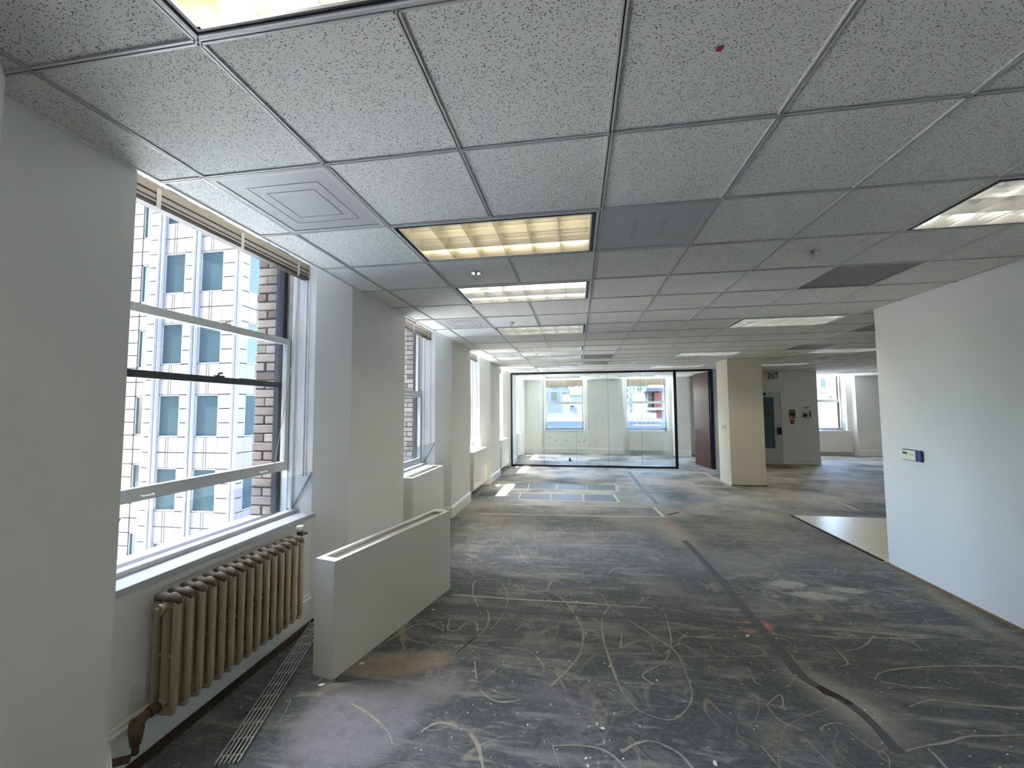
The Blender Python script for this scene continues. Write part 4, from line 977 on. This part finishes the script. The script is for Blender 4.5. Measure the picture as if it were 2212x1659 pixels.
q0, q1 = hit(1230, 851, 1, 33.9), hit(1262, 846, 1, 33.9); MB().box((q0.x, 33.9, q0.z-.1), (q1.x, 35, q1.z+.4)).build('roof_unit', 'whitewall', o, world=True)
q0 = hit(1230, 868, 1, 33.95); q1 = hit(1216, 834, 1, 33.95)
for uu in (1231, 1252): qq = hit(uu, 851, 1, 34.5); MB().tube([(qq.x, 34.5, qq.z), (qq.x, 34.5, qq.z+1.0)], .12, 8).build('vent_pipe', 'whitewall', o, world=True)
o = bldg('low_roof', 'blue grey shaded lower roof outside the left far window', 'roofgrey', 1170, 1300, 908, 1000, 27, 4, [])
for k in range(2):
    q = hit(1190, 908, 1, 27); MB().box((hit(1170, 0, 1, 27).x, 26.8, q.z-.05+k*.0), (hit(1300, 0, 1, 27).x, 27.1, q.z+.22)).build('coping', 'whitewall', o, world=True); break
o = bldg('white_block', 'white office block with vertical strips through the right far window', 'whitewall', 1343, 1373, 700, 1000, 62, 12, [(1361.5+6.5*i, 1363.5+6.5*i, 800+12*j, 808+12*j) for i in range(2) for j in range(-2, 8)]+[(1346, 1357, 840+14*j, 846+14*j) for j in range(-4, 3)])
o = bldg('blue_tower', 'bright blue glass tower seen through the right far window', 'blueglass', 1374, 1397, 700, 1000, 75, 10, [(1376+8*i, 1381+8*i, 805+11*j, 811+11*j) for i in range(2) for j in range(0, 8)], wm='towerglass')
cw = bldg('cornice_building', 'white corniced building with red pilasters through the right far window', 'whitewall', 1397, 1420, 846, 1000, 48, 10, [(1399+4*i, 1401+4*i, 849+12*j, 857+12*j) for i in range(5) for j in range(0, 3)])
aa, bb_ = hit(1392, 846, 1, 47), hit(1436, 838, 1, 47); MB().extr([(aa.x, 46.4, aa.z), (aa.x, 49, aa.z), (aa.x, 49, bb_.z), (aa.x, 45.6, bb_.z)], (bb_.x-aa.x, 0, 0)).build('cornice', 'bluewall', cw, world=True)
aa, bb_ = hit(1419, 1000, 1, 47), hit(1428, 848, 1, 47); MB().box((aa.x, 46.8, -24), (bb_.x, 50, bb_.z)).build('red_pilaster', 'redbrick', cw, world=True)
aa, bb_ = hit(1427.5, 1000, 1, 47), hit(1436, 844, 1, 47); MB().box((aa.x, 47, -24), (bb_.x, 50, bb_.z)).build('corner_pier', 'whitewall', cw, world=True)
aa, bb_ = hit(1395, 886, 1, 46.5), hit(1436, 880, 1, 46.5); MB().box((aa.x, 46.3, aa.z), (bb_.x, 47, bb_.z)).build('string_course', 'whitewall', cw, world=True)
rf = bldg('white_roof', 'white flat roof edges below the blue tower', 'whitewall', 1340, 1418, 893, 1000, 36, 6, [])
q = hit(1360, 904, 1, 35.8); MB().box((hit(1340, 0, 1, 35.8).x, 35.7, q.z-.12), (hit(1418, 0, 1, 35.8).x, 36, q.z)).build('gutter', 'roofgrey', rf, world=True)
lr = bldg('truss_roof', 'blue grey roof with a white steel truss through the right far window', 'roofgrey', 1335, 1440, 908, 1000, 30, 3, [])
q = hit(1360, 918, 1, 29.8); x0, x1 = hit(1345, 0, 1, 29.8).x, hit(1402, 0, 1, 29.8).x; tm_ = MB()
tm_.box((x0, 29.7, q.z-.05), (x1, 29.8, q.z+.03)); tm_.box((x0, 29.7, q.z+.28), (x1, 29.8, q.z+.34))
for i in range(6):
    xa, xb = x0+(x1-x0)*i/6, x0+(x1-x0)*(i+.5)/6; tm_.tube([(xa, 29.75, q.z), (xb, 29.75, q.z+.3), (2*xb-xa, 29.75, q.z)], .03, 6)
tm_.build('truss', 'whitewall', lr, world=True)
o = bldg('grey_apartments', 'blue grey building with framed windows outside the far right window', 'bluewall', 1740, 1796, 700, 1000, 60, 10, [(1772, 1782, 818+30*j, 836+30*j) for j in range(-2, 2)]+[(1752, 1762, 818+30*j, 836+30*j) for j in range(-2, 2)])
o = bldg('sunlit_parapet', 'sunlit white roof wall outside the far right window', 'whitewall', 1740, 1830, 884, 1000, 28, 5, [])
o = bldg('white_chimney', 'white chimney block outside the far right window', 'whitewall', 1787, 1811, 850, 1000, 32, 4, [(1790, 1796, 855, 860)])
